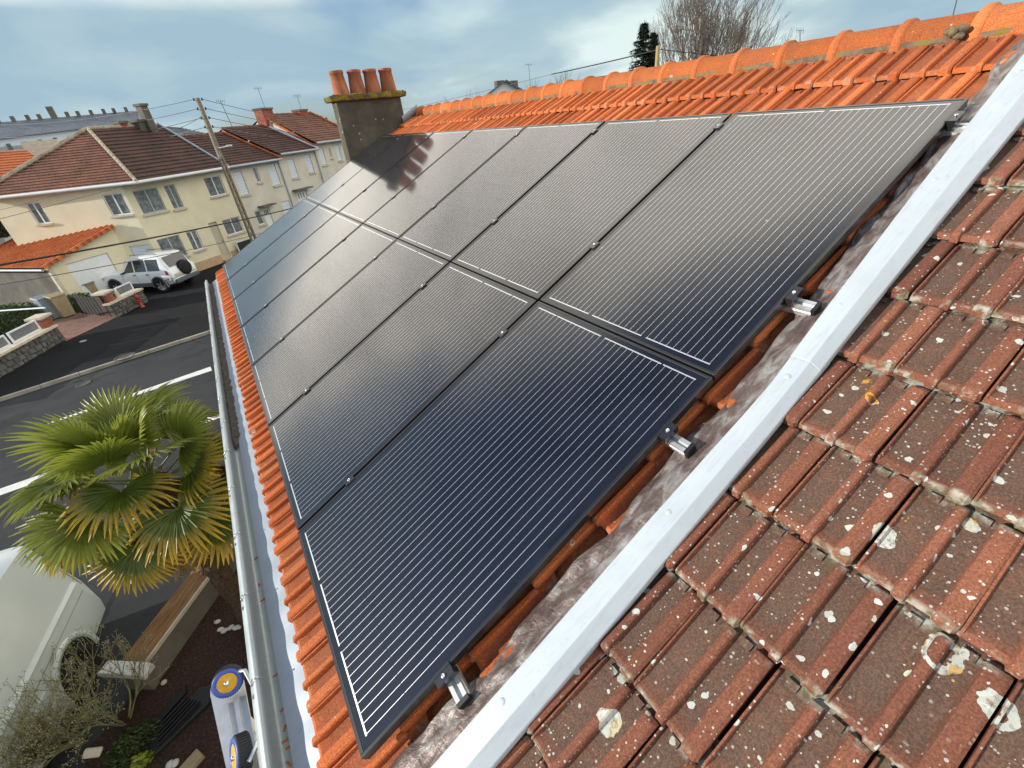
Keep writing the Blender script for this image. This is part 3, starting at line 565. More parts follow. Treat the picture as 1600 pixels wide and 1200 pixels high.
for k, v in enumerate((.32, 1.34, 2.025, 3.06)):
    m = MB(); m.prism([(a, RU0, b) for a, b in sec], (0, RU1 - RU0, 0)); Mx = ROOF @ Matrix.Translation((v, 0, 0))
    o = m.build('mounting_rail', M['alu'], None, Mx, True)
    tag(o, ['aluminium mounting rail with black clamps, nearest the gutter', 'aluminium mounting rail with clamps near the top of the lower panel row', 'aluminium mounting rail with clamps near the foot of the upper panel row', 'aluminium mounting rail with clamps, nearest the ridge'][k], 'rail', 'rails under the solar panels')
    hk = MB()
    for q in range(8): hk.box((v, .25 + q * .96, -.094), (.03, .04, .034))
    hk.build('roof_hook', M['steel'], o, ROOF, True)
    inst('end_cap', cpme, Mx, o)
    ecl = inst('end_clamp', ecm, Mx @ Matrix.Translation((0, 0, 0)), o); inst('bolt', mbm, Mx @ Matrix.Translation((0, -.015, -.001)), ecl)
    for c in range(1, 7):
        mcl = inst('mid_clamp', mcm, Mx @ Matrix.Translation((0, c * (PW + PG) - PG / 2, 0)), o); inst('bolt', mbm, Mx @ Matrix.Translation((0, c * (PW + PG) - PG / 2, 0)), mcl)
#==BG==
# ================================================================== street: ground sheets, kerb, markings
def flat(name, pts, z, mat, kind='structure', thick=0.0):
    m = MB()
    if thick: m.prism([(p[0], p[1], z - thick) for p in pts], (0, 0, thick))
    else: m.add([(p[0], p[1], z) for p in pts], [tuple(range(len(pts)))])
    return tag(m.build(name, mat), kind=kind)
flat('ground', [(-700, -300), (900, -300), (900, 1100), (-700, 1100)], ZG - .03, M['groundm'])
k0, k1, k2 = gz(-160, 668), gz(0, 628), gz(330, 521)
kd = (k2 - k1).normalized(); kn = Vector((-kd.y, kd.x, 0)); kA = k1 - kd * 40; kB = k2 + kd * 9
flat('road', [(-45, 7.0), (-.55, 7.0), (9.0, 12), (kB.x, kB.y), (kA.x, kA.y)], ZG, M['road'])
pv = [kA + kn * .13, kB + kn * .13, kB + kn * 34, kA + kn * 34]
flat('pavement', pv, ZG + .10, M['pave'], thick=.12)
kb = MB()                                             # kerb in stones about a metre long
kerb = tag(MB().box(kA.lerp(kB, .5) + Vector((0, 0, .02)), (.02, .02, .02)).build('kerb', M['kerb']), kind='structure')
L = (kB - kA).length; n = int(L / 1.0); ang = math.atan2(kd.y, kd.x)
kst = MB().box((0, 0, 0), (.985, .13, .24)).mesh('kerb_stone', M['kerb'])
for i in range(n):
    p = kA + kd * (i + .5) + kn * .065
    if i < 26: continue
    inst('kerb_stone', kst, Matrix.Translation((p.x, p.y, ZG - .015 + .002 * (i % 3))) @ Matrix.Rotation(ang, 4, 'Z'), kerb)
def stripe(name, a, b, w0, w1):
    d = (b - a).normalized(); q = Vector((-d.y, d.x, 0)); return tag(MB().add([a - q * w0, b - q * w1, b + q * w1, a + q * w0], [(0, 1, 2, 3)]).build(name, M['line']), kind='structure')
def up(p, z): return Vector((p.x, p.y, z))
a, b = gz(75, 662), gz(330, 576); stripe('road_marking', up(a, ZG + .004), up(b, ZG + .004), .05, .19)
a, b = gz(-40, 783), gz(345, 648); stripe('road_marking', up(a, ZG + .004), up(b, ZG + .004), .16, .16)
flat('driveway', [(-9, -6), (-2.95, -6), (-2.95, 4.9), (-1.7, 6.6), (-.6, 6.8), (-.6, 8), (-9, 8)], ZG + .004, M['road'])
flat('garden_bed', [(-3.5, -6), (-.25, -6), (-.25, 6.7), (-1.75, 6.6), (-2.9, 4.9), (-3.5, 4.3)], ZG + .02, M['soil'])
def disc(name, c, r, mat, label, cat, z, el=1.0):
    m = MB(); m.lathe(up(c, z), [(r, 0), (r * .97, .012), (r * .86, .012), (r * .84, .006), (r * .3, .008), (0, .008)], 24); return tag(m.build(name, mat), label, cat)
disc('manhole_cover', gz(195, 557, ZG + .1), .33, M['manhole'], 'round manhole cover set in the dark pavement beyond the kerb', 'manhole', ZG + .1)
disc('drain_cover', gz(130, 600, ZG), .22, M['manhole'], 'small worn drain cover in the grey road beside the kerb', 'drain', ZG + .002)
disc('water_cover', gz(130, 533, ZG + .1), .12, M['kerb'], 'small pale access cover in the dark pavement below the stone wall', 'cover', ZG + .1)

# ================================================================== low garden wall, van, palm, shrub
wd = Vector((.62, .785, 0)).normalized(); wn_v = Vector((-wd.y, wd.x, 0)); WZ = -4.27
w0 = Vector((-2.78, 4.70, 0))
gw = empty('garden_wall', (-2.3, 5.4, ZG), 'low concrete garden wall topped with an orange-brown board and a white end cap', 'wall')
def wbox(m, s0, s1, o0, o1, z0, z1):
    c = [w0 + wd * s + wn_v * o for s, o in ((s0, o0), (s1, o0), (s1, o1), (s0, o1))]; return m.hexa([up(p, z0) for p in c] + [up(p, z1) for p in c])
wbox(MB(), 0, 2.6, 0, .36, ZG, WZ - .03).build('concrete_body', M['concrete'], gw)
wbox(MB(), .06, 2.6, .02, .37, WZ - .027, WZ + .02).build('board', M['wood'], gw, bevel=.006)
wbox(MB(), .06, 2.6, -.012, .012, WZ - .03, WZ + .028).build('edge_trim', M['capstone'], gw)
wbox(MB(), -.10, -.002, -.02, .38, ZG, WZ - .05).build('pier', M['concrete'], gw)
cap = MB(); cap.prism([up(w0 + wd * (-.13) + wn_v * o, z) for o, z in ((-.14, WZ - .048), (.52, WZ - .048), (.56, WZ - .02), (.56, WZ + .03), (.50, WZ + .065), (-.06, WZ + .065), (-.14, WZ + .03))], wd * .17); cap.build('end_cap', M['chipped'], gw, bevel=.014)
# fibre cement plank lying beyond
pk = MB(); a, b = gz(250, 865), gz(285, 830); d = (b - a).normalized(); q = Vector((-d.y, d.x, 0)) * .06
pk.hexa([a - q - d * .6, b - q + d * .4, b + q + d * .4, a + q - d * .6] + [p + Vector((0, 0, .05)) for p in (a - q - d * .6, b - q + d * .4, b + q + d * .4, a + q - d * .6)]); tag(pk.build('kerb_plank', M['capstone']), 'pale grey plank lying on the asphalt behind the garden wall', 'plank')

class Vehicle:
    """loft of cross sections; local x rearwards from the nose, y to the right side, z up"""
    def __init__(s, st, M4): s.st = st; s.M = M4
    def sec(s, x):
        st = s.st
        for a, b in zip(st, st[1:]):
            if x <= b[0]:
                t = max(0, (x - a[0]) / (b[0] - a[0])); return [p + (q - p) * t for p, q in zip(a, b)]
        return list(st[-1])
    def half(s, S):
        x, zb, bt, rf, hw, rw = S
        return [(x, 0, zb), (x, hw * .86, zb), (x, hw * .97, zb + .07), (x, hw, zb + .22), (x, hw * .995, bt - .12), (x, hw * .97, bt), (x, rw + (hw * .97 - rw) * .12, rf - (rf - bt) * .18), (x, rw, rf - .035), (x, rw * .86, rf), (x, 0, rf + .015)]
    def body(s, mat, parent, sub=14):
        xs = []
        for a, b in zip(s.st, s.st[1:]):
            k = max(1, int((b[0] - a[0]) / .22)); xs += [a[0] + (b[0] - a[0]) * i / k for i in range(k)]
        xs.append(s.st[-1][0]); rows = []
        for x in xs:
            h = s.half(s.sec(x)); rows.append([(px, py, pz) for px, py, pz in h] + [(px, -py, pz) for px, py, pz in h[-2:0:-1]])
        m = MB(); k = len(rows[0]); vs = [p for r in rows for p in r]
        m.add(vs, [(i * k + j, i * k + (j + 1) % k, (i + 1) * k + (j + 1) % k, (i + 1) * k + j) for i in range(len(rows) - 1) for j in range(k)], True)
        m.add(rows[0], [tuple(range(k))]); m.add(rows[-1], [tuple(range(k))[::-1]])
        o = m.build('body', mat, parent, s.M, True); o.data.set_sharp_from_angle(angle=rad(32)); return o
    def side(s, x, t, sd, out=.006):           # t 0 belt .. 1 roof edge ; negative below belt towards sill
        S = s.sec(x); x_, zb, bt, rf, hw, rw = S
        if t >= 0: y = hw * .97 + (rw - hw * .97) * t; z = bt + (rf - .035 - bt) * t
        else: y = hw * .997; z = bt + t * (bt - zb)
        return Vector((x, sd * (y + out), z))
    def panel(s, name, mat, parent, pts, sd, out=.006, th=.012):
        a = [s.side(x, t, sd, out) for x, t in pts]; m = MB(); n = len(a); b = [p - Vector((0, sd * th, 0)) for p in a]
        m.add(a + b, [tuple(range(n)), tuple(range(n, 2 * n))[::-1]] + [(i, (i + 1) % n, n + (i + 1) % n, n + i) for i in range(n)]); return m.build(name, mat, parent, s.M, True)
    def wheel(s, parent, x, sd, r, w, y, rim):
        R = Matrix.Rotation(rad(90) * -sd, 4, 'X'); m = MB(); m.lathe((0, 0, 0), [(r * .60, w / 2 - .02), (r * .64, w / 2), (r * .93, w / 2), (r, w / 2 - .03), (r, -w / 2 + .03), (r * .93, -w / 2), (r * .5, -w / 2)], 28)
        o = m.build('wheel', M['tyre'], parent, s.M @ Matrix.Translation((x, sd * y, r)) @ R, True)
        rm_ = MB(); rm_.lathe((0, 0, 0), [(r * .62, w / 2 - .012), (r * .58, w / 2 - .03), (r * .50, w / 2 - .045), (r * .2, w / 2 - .015), (0, w / 2 - .012)], 24)
        for k in range(5):
            an = k * 2 * math.pi / 5; rm_.box((math.cos(an) * r * .38, math.sin(an) * r * .38, w / 2 - .02), (r * .44, r * .14, .03), Matrix.Rotation(an, 3, 'Z'))
        rm_.build('rim', rim, o, s.M @ Matrix.Translation((x, sd * y, r)) @ R, True); return o
    def arch(s, parent, x, sd, r, mat, wd_=.07, out=.012, full=False):
        S = s.sec(x); hw = S[4]; m = MB(); N = 14; rows = []
        for i in range(N + 1):
            a = math.pi * (-.06 + 1.12 * i / N); c, q = math.cos(a), math.sin(a)
            rows.append([Vector((x - c * (r - .03), sd * (hw - .10), r * .92 + q * (r - .03))), Vector((x - c * r, sd * (hw + out), r * .92 + q * r)), Vector((x - c * (r + wd_), sd * (hw + out), r * .92 + q * (r + wd_))), Vector((x - c * (r + wd_ + .012), sd * (hw - .02), r * .92 + q * (r + wd_ + .012)))])
        m.sheet(rows); m.build('wheel_arch', mat, parent, s.M, True)
        d = MB(); d.add([Vector((x, sd * (hw + .004), r * .9))] + [Vector((x - math.cos(math.pi * (-.06 + 1.12 * i / N)) * r, sd * (hw + .004), r * .92 + math.sin(math.pi * (-.06 + 1.12 * i / N)) * r)) for i in range(N + 1)], [(0, i, i + 1) for i in range(1, N + 1)]); d.build('arch_opening', M['dark'], parent, s.M, True)

# ---- white van in the drive: its rear right corner is at about (-3.35, 6.3)
va = math.atan2(.98, .17)                              # direction nose -> tail
VM = Matrix.Translation((-3.35 - .97 * math.sin(va) - 5.05 * math.cos(va), 6.28 + .97 * math.cos(va) - 5.05 * math.sin(va), ZG + .01)) @ Matrix.Rotation(va, 4, 'Z')
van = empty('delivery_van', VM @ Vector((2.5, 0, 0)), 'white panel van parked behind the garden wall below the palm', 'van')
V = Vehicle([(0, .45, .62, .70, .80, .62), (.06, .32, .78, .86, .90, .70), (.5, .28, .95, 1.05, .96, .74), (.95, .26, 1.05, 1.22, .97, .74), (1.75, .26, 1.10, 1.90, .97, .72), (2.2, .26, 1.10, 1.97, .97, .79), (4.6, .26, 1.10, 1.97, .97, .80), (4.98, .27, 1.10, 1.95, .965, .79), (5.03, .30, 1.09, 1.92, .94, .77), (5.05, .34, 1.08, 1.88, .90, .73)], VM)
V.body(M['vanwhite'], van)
for sd in (-1, 1):
    V.arch(van, .95, sd, .41, M['vanwhite'], .07, .02); V.arch(van, 4.0, sd, .41, M['vanwhite'], .07, .02); V.panel('sill_trim', M['black'], van, [(1.45, -.93), (3.5, -.93), (3.5, -.995), (1.45, -.995)], sd, .008); V.panel('rear_corner_seam', M['hub_dark'], van, [(4.86, .9), (4.868, .9), (4.868, -.6), (4.86, -.6)], sd, .003, .004); V.panel('fuel_flap', M['vanwhite'], van, [(3.0, -.30), (3.2, -.30), (3.2, -.46), (3.0, -.46)], sd, .010, .012)
    V.wheel(van, .95, sd, .34, .2, .895, M['hub_dark']); V.wheel(van, 4.0, sd, .34, .2, .895, M['hub_dark'])
    V.panel('window', M['pane'], van, [(1.25, .06), (2.1, .06), (2.1, .78), (1.75, .78)], sd)
    V.panel('side_moulding', M['vanwhite'], van, [(1.2, -.36), (3.5, -.36), (3.5, -.44), (1.2, -.44)], sd, .022, .03)
    V.panel('side_moulding', M['vanwhite'], van, [(2.3, .03), (4.9, .03), (4.9, -.02), (2.3, -.02)], sd, .012, .02)
    V.panel('panel_seam', M['hub_dark'], van, [(2.28, .90), (4.9, .90), (4.9, .893), (2.28, .893)], sd, .003, .004)
    V.panel('panel_seam', M['hub_dark'], van, [(2.3, -.22), (4.9, -.22), (4.9, -.227), (2.3, -.227)], sd, .003, .004)
    V.panel('door_seam', M['hub_dark'], van, [(2.30, .9), (2.312, .9), (2.312, -.8), (2.30, -.8)], sd, .003, .004)
    V.panel('tail_lamp', M['redlamp'], van, [(4.97, .35), (5.04, .35), (5.04, -.15), (4.97, -.15)], sd, .004)
V.panel('mirror', M['black'], van, [(1.3, .0), (1.45, .0), (1.45, .3), (1.3, .3)], 1, .16, .12)
for off in (-.45, -.15, .15, .45):
    MB().box((3.4, off, 1.985), (2.6, .03, .02)).build('roof_rib', M['vanwhite'], van, VM, True)
MB().box((5.07, 0, 1.30), (.012, 1.2, .45)).build('rear_window', M['pane'], van, VM, True); MB().box((5.09, 0, .42), (.10, 1.7, .2)).build('bumper', M['black'], van, VM, True, bevel=.03)
MB().box((1.32, 0, 1.5), (.02, 1.3, .5), Matrix.Rotation(rad(-45), 3, 'Y')).build('windscreen', M['pane'], van, VM, True)

# ---- palm
PC = Vector((-1.57, 4.93, -1.78))
palm = empty('palm_tree', (PC.x, PC.y, ZG), 'fan palm with yellowing lower fronds growing beside the gutter', 'tree')
tk = MB(); r_ = random.Random(3); rows = []
for i in range(26):
    z = ZG + (PC.z - ZG) * i / 25; rr = .12 + .035 * (i / 25) + (.03 if i < 3 else 0)
    rows.append([Vector((PC.x + math.cos(2 * math.pi * k / 18) * rr * r_.uniform(.85, 1.15), PC.y + math.sin(2 * math.pi * k / 18) * rr * r_.uniform(.85, 1.15), z + r_.uniform(-.02, .02))) for k in range(18)])
    rows[-1].append(rows[-1][0])
tk.sheet(rows, False); tk.build('trunk', M['fibre'], palm)
fb = MB()
for i in range(520):
    z = ZG + .5 + (PC.z - ZG - .45) * r_.random() ** .6; a = r_.uniform(0, 6.28); d = Vector((math.cos(a), math.sin(a), 0)); p = Vector((PC.x, PC.y, z)) + d * .12; q = p + d * r_.uniform(.03, .12) + Vector((r_.uniform(-.06, .06), r_.uniform(-.06, .06), r_.uniform(-.14, .06))); s_ = Vector((-d.y, d.x, 0)) * r_.uniform(.004, .012)
    fb.add([p - s_, p + s_, q], [(0, 1, 2)])
tag(fb.build('trunk_fibre', M['fibre'], palm), kind='stuff')
def frond_mesh(name, mat, seed, n=38, R=.64, spread=300, droop=.25):
    r_ = random.Random(seed); m = MB()
    for i in range(n):
        a = rad(-spread / 2 + spread * i / (n - 1)) + r_.uniform(-.02, .02); f = .70 + .30 * math.cos(a * .55); Lf = R * f * r_.uniform(.94, 1.05); w = R * .042 * r_.uniform(.85, 1.1)
        d = Vector((math.cos(a), math.sin(a), 0)); q = Vector((-d.y, d.x, 0)); fold = .5 * w; dr = droop * r_.uniform(.6, 1.4); pr = None
        for t, ww in ((0.0, .12), (.30, .8), (.58, 1.0), (.82, .62), (1.0, .10)):
            c = d * (Lf * t) + Vector((0, 0, .10 * math.sin(math.pi * min(1, t * .8)) * R + .05 * R * abs(math.sin(a)) * t - dr * R * t ** 2.6 * 1.0))
            cur = [c - q * w * ww + Vector((0, 0, fold * ww)), c, c + q * w * ww + Vector((0, 0, fold * ww))]
            if pr: m.add(pr + cur, [(0, 1, 4, 3), (1, 2, 5, 4)])
            pr = cur
    return m.mesh(name, mat)
FG = [frond_mesh('frond', M['frond'], i, droop=.08 + .07 * i, spread=(220, 250, 190)[i], R=.52) for i in range(3)]; FY = [frond_mesh('frond', M['frond_y'], 10 + i, droop=.12 + .10 * i, R=.50, spread=(215, 245, 190)[i]) for i in range(3)]; FD = [frond_mesh('frond', M['frond_d'], 20, droop=.6, R=.55, spread=220)]
pt = MB(); pt.tube([(0, 0, 0), (.20, 0, .02), (.46, 0, .01), (.66, 0, -.02)], [.017, .011, .009, .008], 5); ptm = pt.mesh('petiole', M['petiole'])
GA = 2.39996
for i in range(40):
    t = i / 39; el = rad(82 - 134 * t ** 1.1) + r_.uniform(-.10, .10); az = i * GA + r_.uniform(-.15, .15); sc = (.86 + .28 * math.sin(math.pi * min(1, t * .9))) * r_.uniform(.92, 1.06)
    if t < .08: sc *= .8
    Mb = Matrix.Translation(PC + Vector((0, 0, .10 - .32 * t))) @ Matrix.Rotation(az, 4, 'Z') @ Matrix.Rotation(-el, 4, 'Y') @ Matrix.Scale(sc * 1.02, 4)
    pset = FG if t < .55 else (FY if t < .92 else FD)
    if .38 < t < .55 and r_.random() < .35: pset = FY
    tip = Mb @ Matrix.Translation((.65, 0, -.02)) @ Matrix.Rotation(rad(r_.uniform(-5, 50)) if t > .2 else rad(5), 4, 'Y') @ Matrix.Rotation(rad(r_.uniform(-45, 45)), 4, 'X')
    f = inst('frond', r_.choice(pset), tip, palm); inst('petiole', ptm, Mb, f)

# ---- twiggy plants grown by forking
def twig_plant(m, p, d, L, r, depth, rnd, spread=.55, gravity=0.0, leaves=None, lf=.0):
    q = p + d * L; mid = p + d * (L * .5) + Vector((rnd.uniform(-1, 1), rnd.uniform(-1, 1), rnd.uniform(-1, 1))) * L * .06
    m.tube([p, mid, q], [r, r * .86, r * .72], 3 if r < .02 else 5, False)
    if depth == 0:
        if leaves is not None:
            for _ in range(2): leaves.box(q + Vector((rnd.uniform(-1, 1), rnd.uniform(-1, 1), rnd.uniform(-1, 1))) * lf * 2, (lf, lf * .8, lf * .5), Euler((rnd.uniform(0, 3), rnd.uniform(0, 3), 0)).to_matrix())
        return
    for _ in range(rnd.choice((2, 2, 3))):
        a = Vector((rnd.uniform(-1, 1), rnd.uniform(-1, 1), rnd.uniform(-.6, 1))) * spread; nd = (d + a + Vector((0, 0, gravity))).normalized()
        twig_plant(m, q, nd, L * rnd.uniform(.68, .92), r * .68, depth - 1, rnd, spread, gravity, leaves, lf)
def shrub(name, base, n, L, r, depth, seed, label, mat, spread, lean=(0, 0, 0), fan=.6):
    rnd = random.Random(seed); e = empty(name, base, label, 'shrub'); b = Vector(base); tw = MB(); lv = MB()
    for i in range(n):
        a = rnd.uniform(0, 6.28); d = (Vector((math.cos(a) * fan, math.sin(a) * fan, 1)) * 1 + Vector(lean)).normalized(); twig_plant(tw, b + Vector((math.cos(a), math.sin(a), 0)) * .05, d, L * rnd.uniform(.7, 1.2), r, depth, rnd, spread, .12, lv, .011)
    tw.build('branches', mat, e); tag(lv.build('buds', M['paleleaf'], e), kind='stuff'); return e
sb = gz(105, 1165, ZG + .02)
shrub('twiggy_shrub', (sb.x + .15, sb.y + .0, ZG + .02), 17, .33, .019, 5, 12, 'bare green-stemmed shrub in front of the white van', M['twig'], .55, (-.05, 0, 0), .75)
shrub('twiggy_shrub', (sb.x + .62, sb.y - .12, ZG + .02), 8, .30, .014, 4, 31, 'thin sparse twigs right of the bigger green-stemmed shrub', M['twig'], .5, (.15, .1, 0), .5)
shrub('twiggy_shrub', (sb.x - .42, sb.y - .25, ZG + .02), 14, .30, .017, 5, 44, 'dense low twigs at the bottom left corner of the photo', M['twig'], .6, (-.1, 0, 0), .8)
def tuft(name, c, rx, ry, rz, nlf, size, mat, label, cat, seed, kind=None):
    rnd = random.Random(seed); m = MB(); c = Vector(c)
    for _ in range(nlf):
        a, b, k = rnd.uniform(0, 6.28), rnd.uniform(-.2, 1), rnd.uniform(.55, 1.05); cb = math.sqrt(max(0, 1 - b * b)); p = c + Vector((math.cos(a) * cb * rx * k, math.sin(a) * cb * ry * k, max(0.0, b) * rz * k)); Q = Euler((rnd.uniform(0, 6), rnd.uniform(0, 6), 0)).to_matrix(); s_ = size * rnd.uniform(.6, 1.3)
        m.add([p + Q @ Vector(v) for v in ((-s_, 0, 0), (0, -s_ * .5, s_ * .1), (s_, 0, 0), (0, s_ * .5, s_ * .1))], [(0, 1, 2, 3)])
    return tag(m.build(name, mat), label, cat, None, kind)
tuft('ground_plant', gz(215, 1165, ZG + .02), .32, .25, .22, 900, .025, M['hedge'], 'low dark green leafy plant on the bark mulch', 'plant', 4)
tuft('ground_plant', gz(223, 1190, ZG + .1), .10, .08, .12, 120, .04, simple('lime_leaf', (.22, .26, .03), .6), 'small lime-green plant at the bottom edge among the twigs', 'plant', 6)
# dark plastic grille left on the soil
gA = gz(285, 1120, ZG + .02); ga = math.atan2(.45, .9)
GM = Matrix.Translation((gA.x, gA.y, ZG + .02)) @ Matrix.Rotation(ga, 4, 'Z')
gr = empty('plastic_grille', gA, 'black plastic car grille lying on the bark mulch below the ladder', 'grille')
g_ = MB(); g_.prism([(-.50, -.16, 0), (.28, -.20, 0), (.40, -.02, 0), (.30, .10, 0), (-.42, .12, 0)], (0, 0, .07)); g_.build('shell', M['black'], gr, GM, True, bevel=.02)
for k in range(5): MB().box((-.05 + .004 * k, -.12 + .05 * k, .09), (.52 - .04 * k, .018, .05), Matrix.Rotation(rad(4), 3, 'Z')).build('slat', M['black'], gr, GM, True)
g2 = MB(); g2.prism([(-.34, .16, 0), (.18, .24, 0), (.22, .34, 0), (-.30, .30, 0)], (0, 0, .03)); g2.build('side_flap', M['black'], gr, GM, True)
rnd = random.Random(2)
for k, (x, y) in enumerate([(340, 972), (345, 984), (351, 986), (361, 981), (368, 982), (373, 980)]):
    c = gz(x, y, ZG + .03); m = MB(); m.lathe((c.x, c.y, ZG + .015), [(.01, 0), (.035, .008), (.042, .025), (.03, .045), (0, .052)], 9, Euler((0, 0, rnd.uniform(0, 3))).to_matrix() @ Matrix.Diagonal((1.3, .8, 1)))
    tag(m.build('pebble', M['pebble']), '%s white pebble from the left in the cluster beside the low garden wall' % ORD[k], 'pebble', 'white pebbles by the wall')
for k, (x, y) in enumerate([(266, 1195), (274, 1193)]):
    c = gz(x, y, ZG + .03); m = MB(); m.lathe((c.x, c.y, ZG + .015), [(.01, 0), (.04, .008), (.048, .03), (.03, .05), (0, .055)], 9); tag(m.build('pebble', M['pebble']), ('left', 'right')[k] + ' white pebble of the pair at the bottom edge beside the tan block', 'pebble', 'white pebbles at the bottom edge')
c = gz(300, 1192, ZG + .05); tag(MB().box((c.x, c.y, ZG + .05), (.22, .14, .08), Matrix.Rotation(.5, 3, 'Z')).build('tan_block', M['binbeige'], bevel=.01), 'tan block lying on the mulch at the bottom edge', 'block')
c = gz(143, 1175, ZG + .3); tag(MB().box((c.x, c.y, ZG + .28), (.18, .10, .05), Euler((.3, .3, -.4)).to_matrix()).build('pale_stone', M['capstone'], bevel=.02), 'pale rectangular stone seen through the shrub twigs', 'stone')
c = gz(256, 1066, ZG + .04); m = MB(); m.lathe((c.x, c.y, ZG + .02), [(.0, 0), (.035, .006), (.04, .025), (.02, .045), (0, .047)], 9); tag(m.build('pink_pebble', M['capstone']), 'single pale pink pebble at the foot of the white end cap', 'pebble')

# ================================================================== ladder head with wheels hooked on the gutter
lad = empty('roof_ladder', (-.62, .62, ZG), 'aluminium ladder head with blue and yellow wheels hanging outside the gutter', 'ladder')
PZ = -.44
q0, q1, q2, q3 = gz(326, 1075, PZ), gz(350, 1185, PZ), gz(400, 1185, PZ + .02), gz(374, 1043, PZ + .02)
q1 = q1 + (q1 - q0) * .25; q2 = q2 + (q2 - q3) * .2
pl = MB(); N = 7; edge = []
def arcpt(a, b, c, t): return a * ((1 - t) ** 2) + b * (2 * t * (1 - t)) + c * (t * t)
cr = q0 + (q0 - q1).normalized() * .045 + (q3 - q0).normalized() * .01
poly = [q1, q0 + (q1 - q0) * .10] + [arcpt(q0 + (q1 - q0) * .10, cr, q0 + (q3 - q0) * .30 + (cr - q0) * .8, t / 6) for t in range(1, 7)] + [q3, q2]
pl.prism([Vector((p.x, p.y, PZ - .012)) for p in poly], (0, 0, .012)); pl.build('head_plate', M['alu'], lad)
ex = (q3 - q0).normalized(); ey = (q1 - q0).normalized()
for k in (.36, .66):
    a = q0.lerp(q3, k) + ey * .12; b = q1.lerp(q2, k); ww = ex * .012
    MB().hexa([up(a - ww, PZ), up(b - ww, PZ), up(b + ww, PZ), up(a + ww, PZ), up(a - ww * .7, PZ + .012), up(b - ww * .7, PZ + .012), up(b + ww * .7, PZ + .012), up(a + ww * .7, PZ + .012)]).build('rib', M['alu'], lad)
def cwheel(c, ax, r, w):
    ax = ax.normalized(); R = ax.to_track_quat('Z', 'Y').to_matrix()
    m = MB(); m.lathe(c, [(r * .72, w * .46), (r * .98, w * .46), (r, w * .36), (r, -w * .36), (r * .98, -w * .46), (r * .2, -w * .46)], 40, R)
    o = m.build('wheel', M['tread'], lad)
    for k in range(40):
        a = 2 * math.pi * k / 40
        if k == 0: trd = MB()
        trd.box(c + R @ Vector((math.cos(a) * r, math.sin(a) * r, 0)), (.005, .004, w * .74), R @ Matrix.Rotation(a, 3, 'Z'))
    tag(trd.build('tread_rib', M['black'], o), kind='stuff')
    m = MB(); m.lathe(c, [(r * .97, w * .44), (r * .96, w * .50), (r * .68, w * .53), (r * .66, w * .47)], 40, R); m.build('ring', M['blue'], o)
    m = MB(); m.lathe(c, [(r * .67, w * .47), (r * .60, w * .49), (r * .30, w * .47), (r * .26, w * .50), (0, w * .50)], 32, R); m.build('hub', M['yellow'], o)
    m = MB(); m.lathe(c, [(.011, w * .5), (.011, w * .62), (.006, w * .66), (0, w * .66)], 6, R); m.build('bolt', M['steel'], o)
wz = PZ + .06
c1 = gz(356, 1064, wz + .01); c2 = gz(377, 1178, wz + .01)
cwheel(c1, Vector((.05, -.80, .58)), .056, .045); cwheel(c2, Vector((-.80, -.10, .45)), .064, .050)
arm = MB(); arm.tube([c1 + Vector((.045, .0, .02)), c1 + Vector((.075, -.02, .03)), c1 + Vector((.085, -.07, .0))], .008, 6); arm.build('gutter_bracket', M['alu'], lad)
arm = MB(); arm.tube([c2 + Vector((.03, -.06, .03)), c2 + Vector((.06, -.03, .035)), c2 + Vector((.075, .02, .01))], .010, 6); arm.build('gutter_bracket', M['steel'], lad)
for xx in (.2, .8):
    a = q0.lerp(q3, .5).lerp(q1.lerp(q2, .5), xx); MB().box((a.x - .02, a.y, (PZ + ZG) / 2 - .01), (.03, .06, PZ - ZG - .02)).build('side_rail', M['alu'], lad)
a = q0.lerp(q3, .5).lerp(q1.lerp(q2, .5), .2); b = q0.lerp(q3, .5).lerp(q1.lerp(q2, .5), .8)
for i in range(13): MB().tube([up(a + Vector((-.02, 0, 0)), PZ - .3 - .3 * i), up(b + Vector((-.02, 0, 0)), PZ - .3 - .3 * i)], .014, 8).build('rung', M['alu'], lad)

#==FAR==
# ================================================================== houses across the street
ZP = ZG + .10
class Plane:
    def __init__(s, c, d): s.c = Vector((c[0], c[1], 0)); s.d = Vector((d[0], d[1], 0)).normalized(); s.n = Vector((-s.d.y, s.d.x, 0))   # n points away from the camera
    def p(s, a, z, off=0.0): q = s.c + s.d * a + s.n * off; return Vector((q.x, q.y, z))
    def hit(s, x, y, off=0.0):
        r = ray(x, y); a = s.c + s.n * off - CAM; t = (a.x * s.n.x + a.y * s.n.y) / (r.x * s.n.x + r.y * s.n.y); X = CAM + r * t; return ((X - s.c).dot(s.d), X.z)
def facade(m, P, s0, s1, z0, z1, holes, depth=.14):
    ss = sorted({s0, s1} | {h[0] for h in holes} | {h[1] for h in holes}); zs_ = sorted({z0, z1} | {h[2] for h in holes} | {h[3] for h in holes})
    for a, b in zip(ss, ss[1:]):
        for c, d in zip(zs_, zs_[1:]):
            if any(h[0] <= a + 1e-6 and b <= h[1] + 1e-6 and h[2] <= c + 1e-6 and d <= h[3] + 1e-6 for h in holes): continue
            m.add([P.p(a, c), P.p(b, c), P.p(b, d), P.p(a, d)], [(0, 1, 2, 3)])
    for a, b, c, d in [h[:4] for h in holes]:
        f = [P.p(a, c), P.p(b, c), P.p(b, d), P.p(a, d)]; g = [P.p(a, c, depth), P.p(b, c, depth), P.p(b, d, depth), P.p(a, d, depth)]
        m.add(f + g, [(0, 4, 5, 1), (1, 5, 6, 2), (2, 6, 7, 3), (3, 7, 4, 0), (4, 7, 6, 5)])
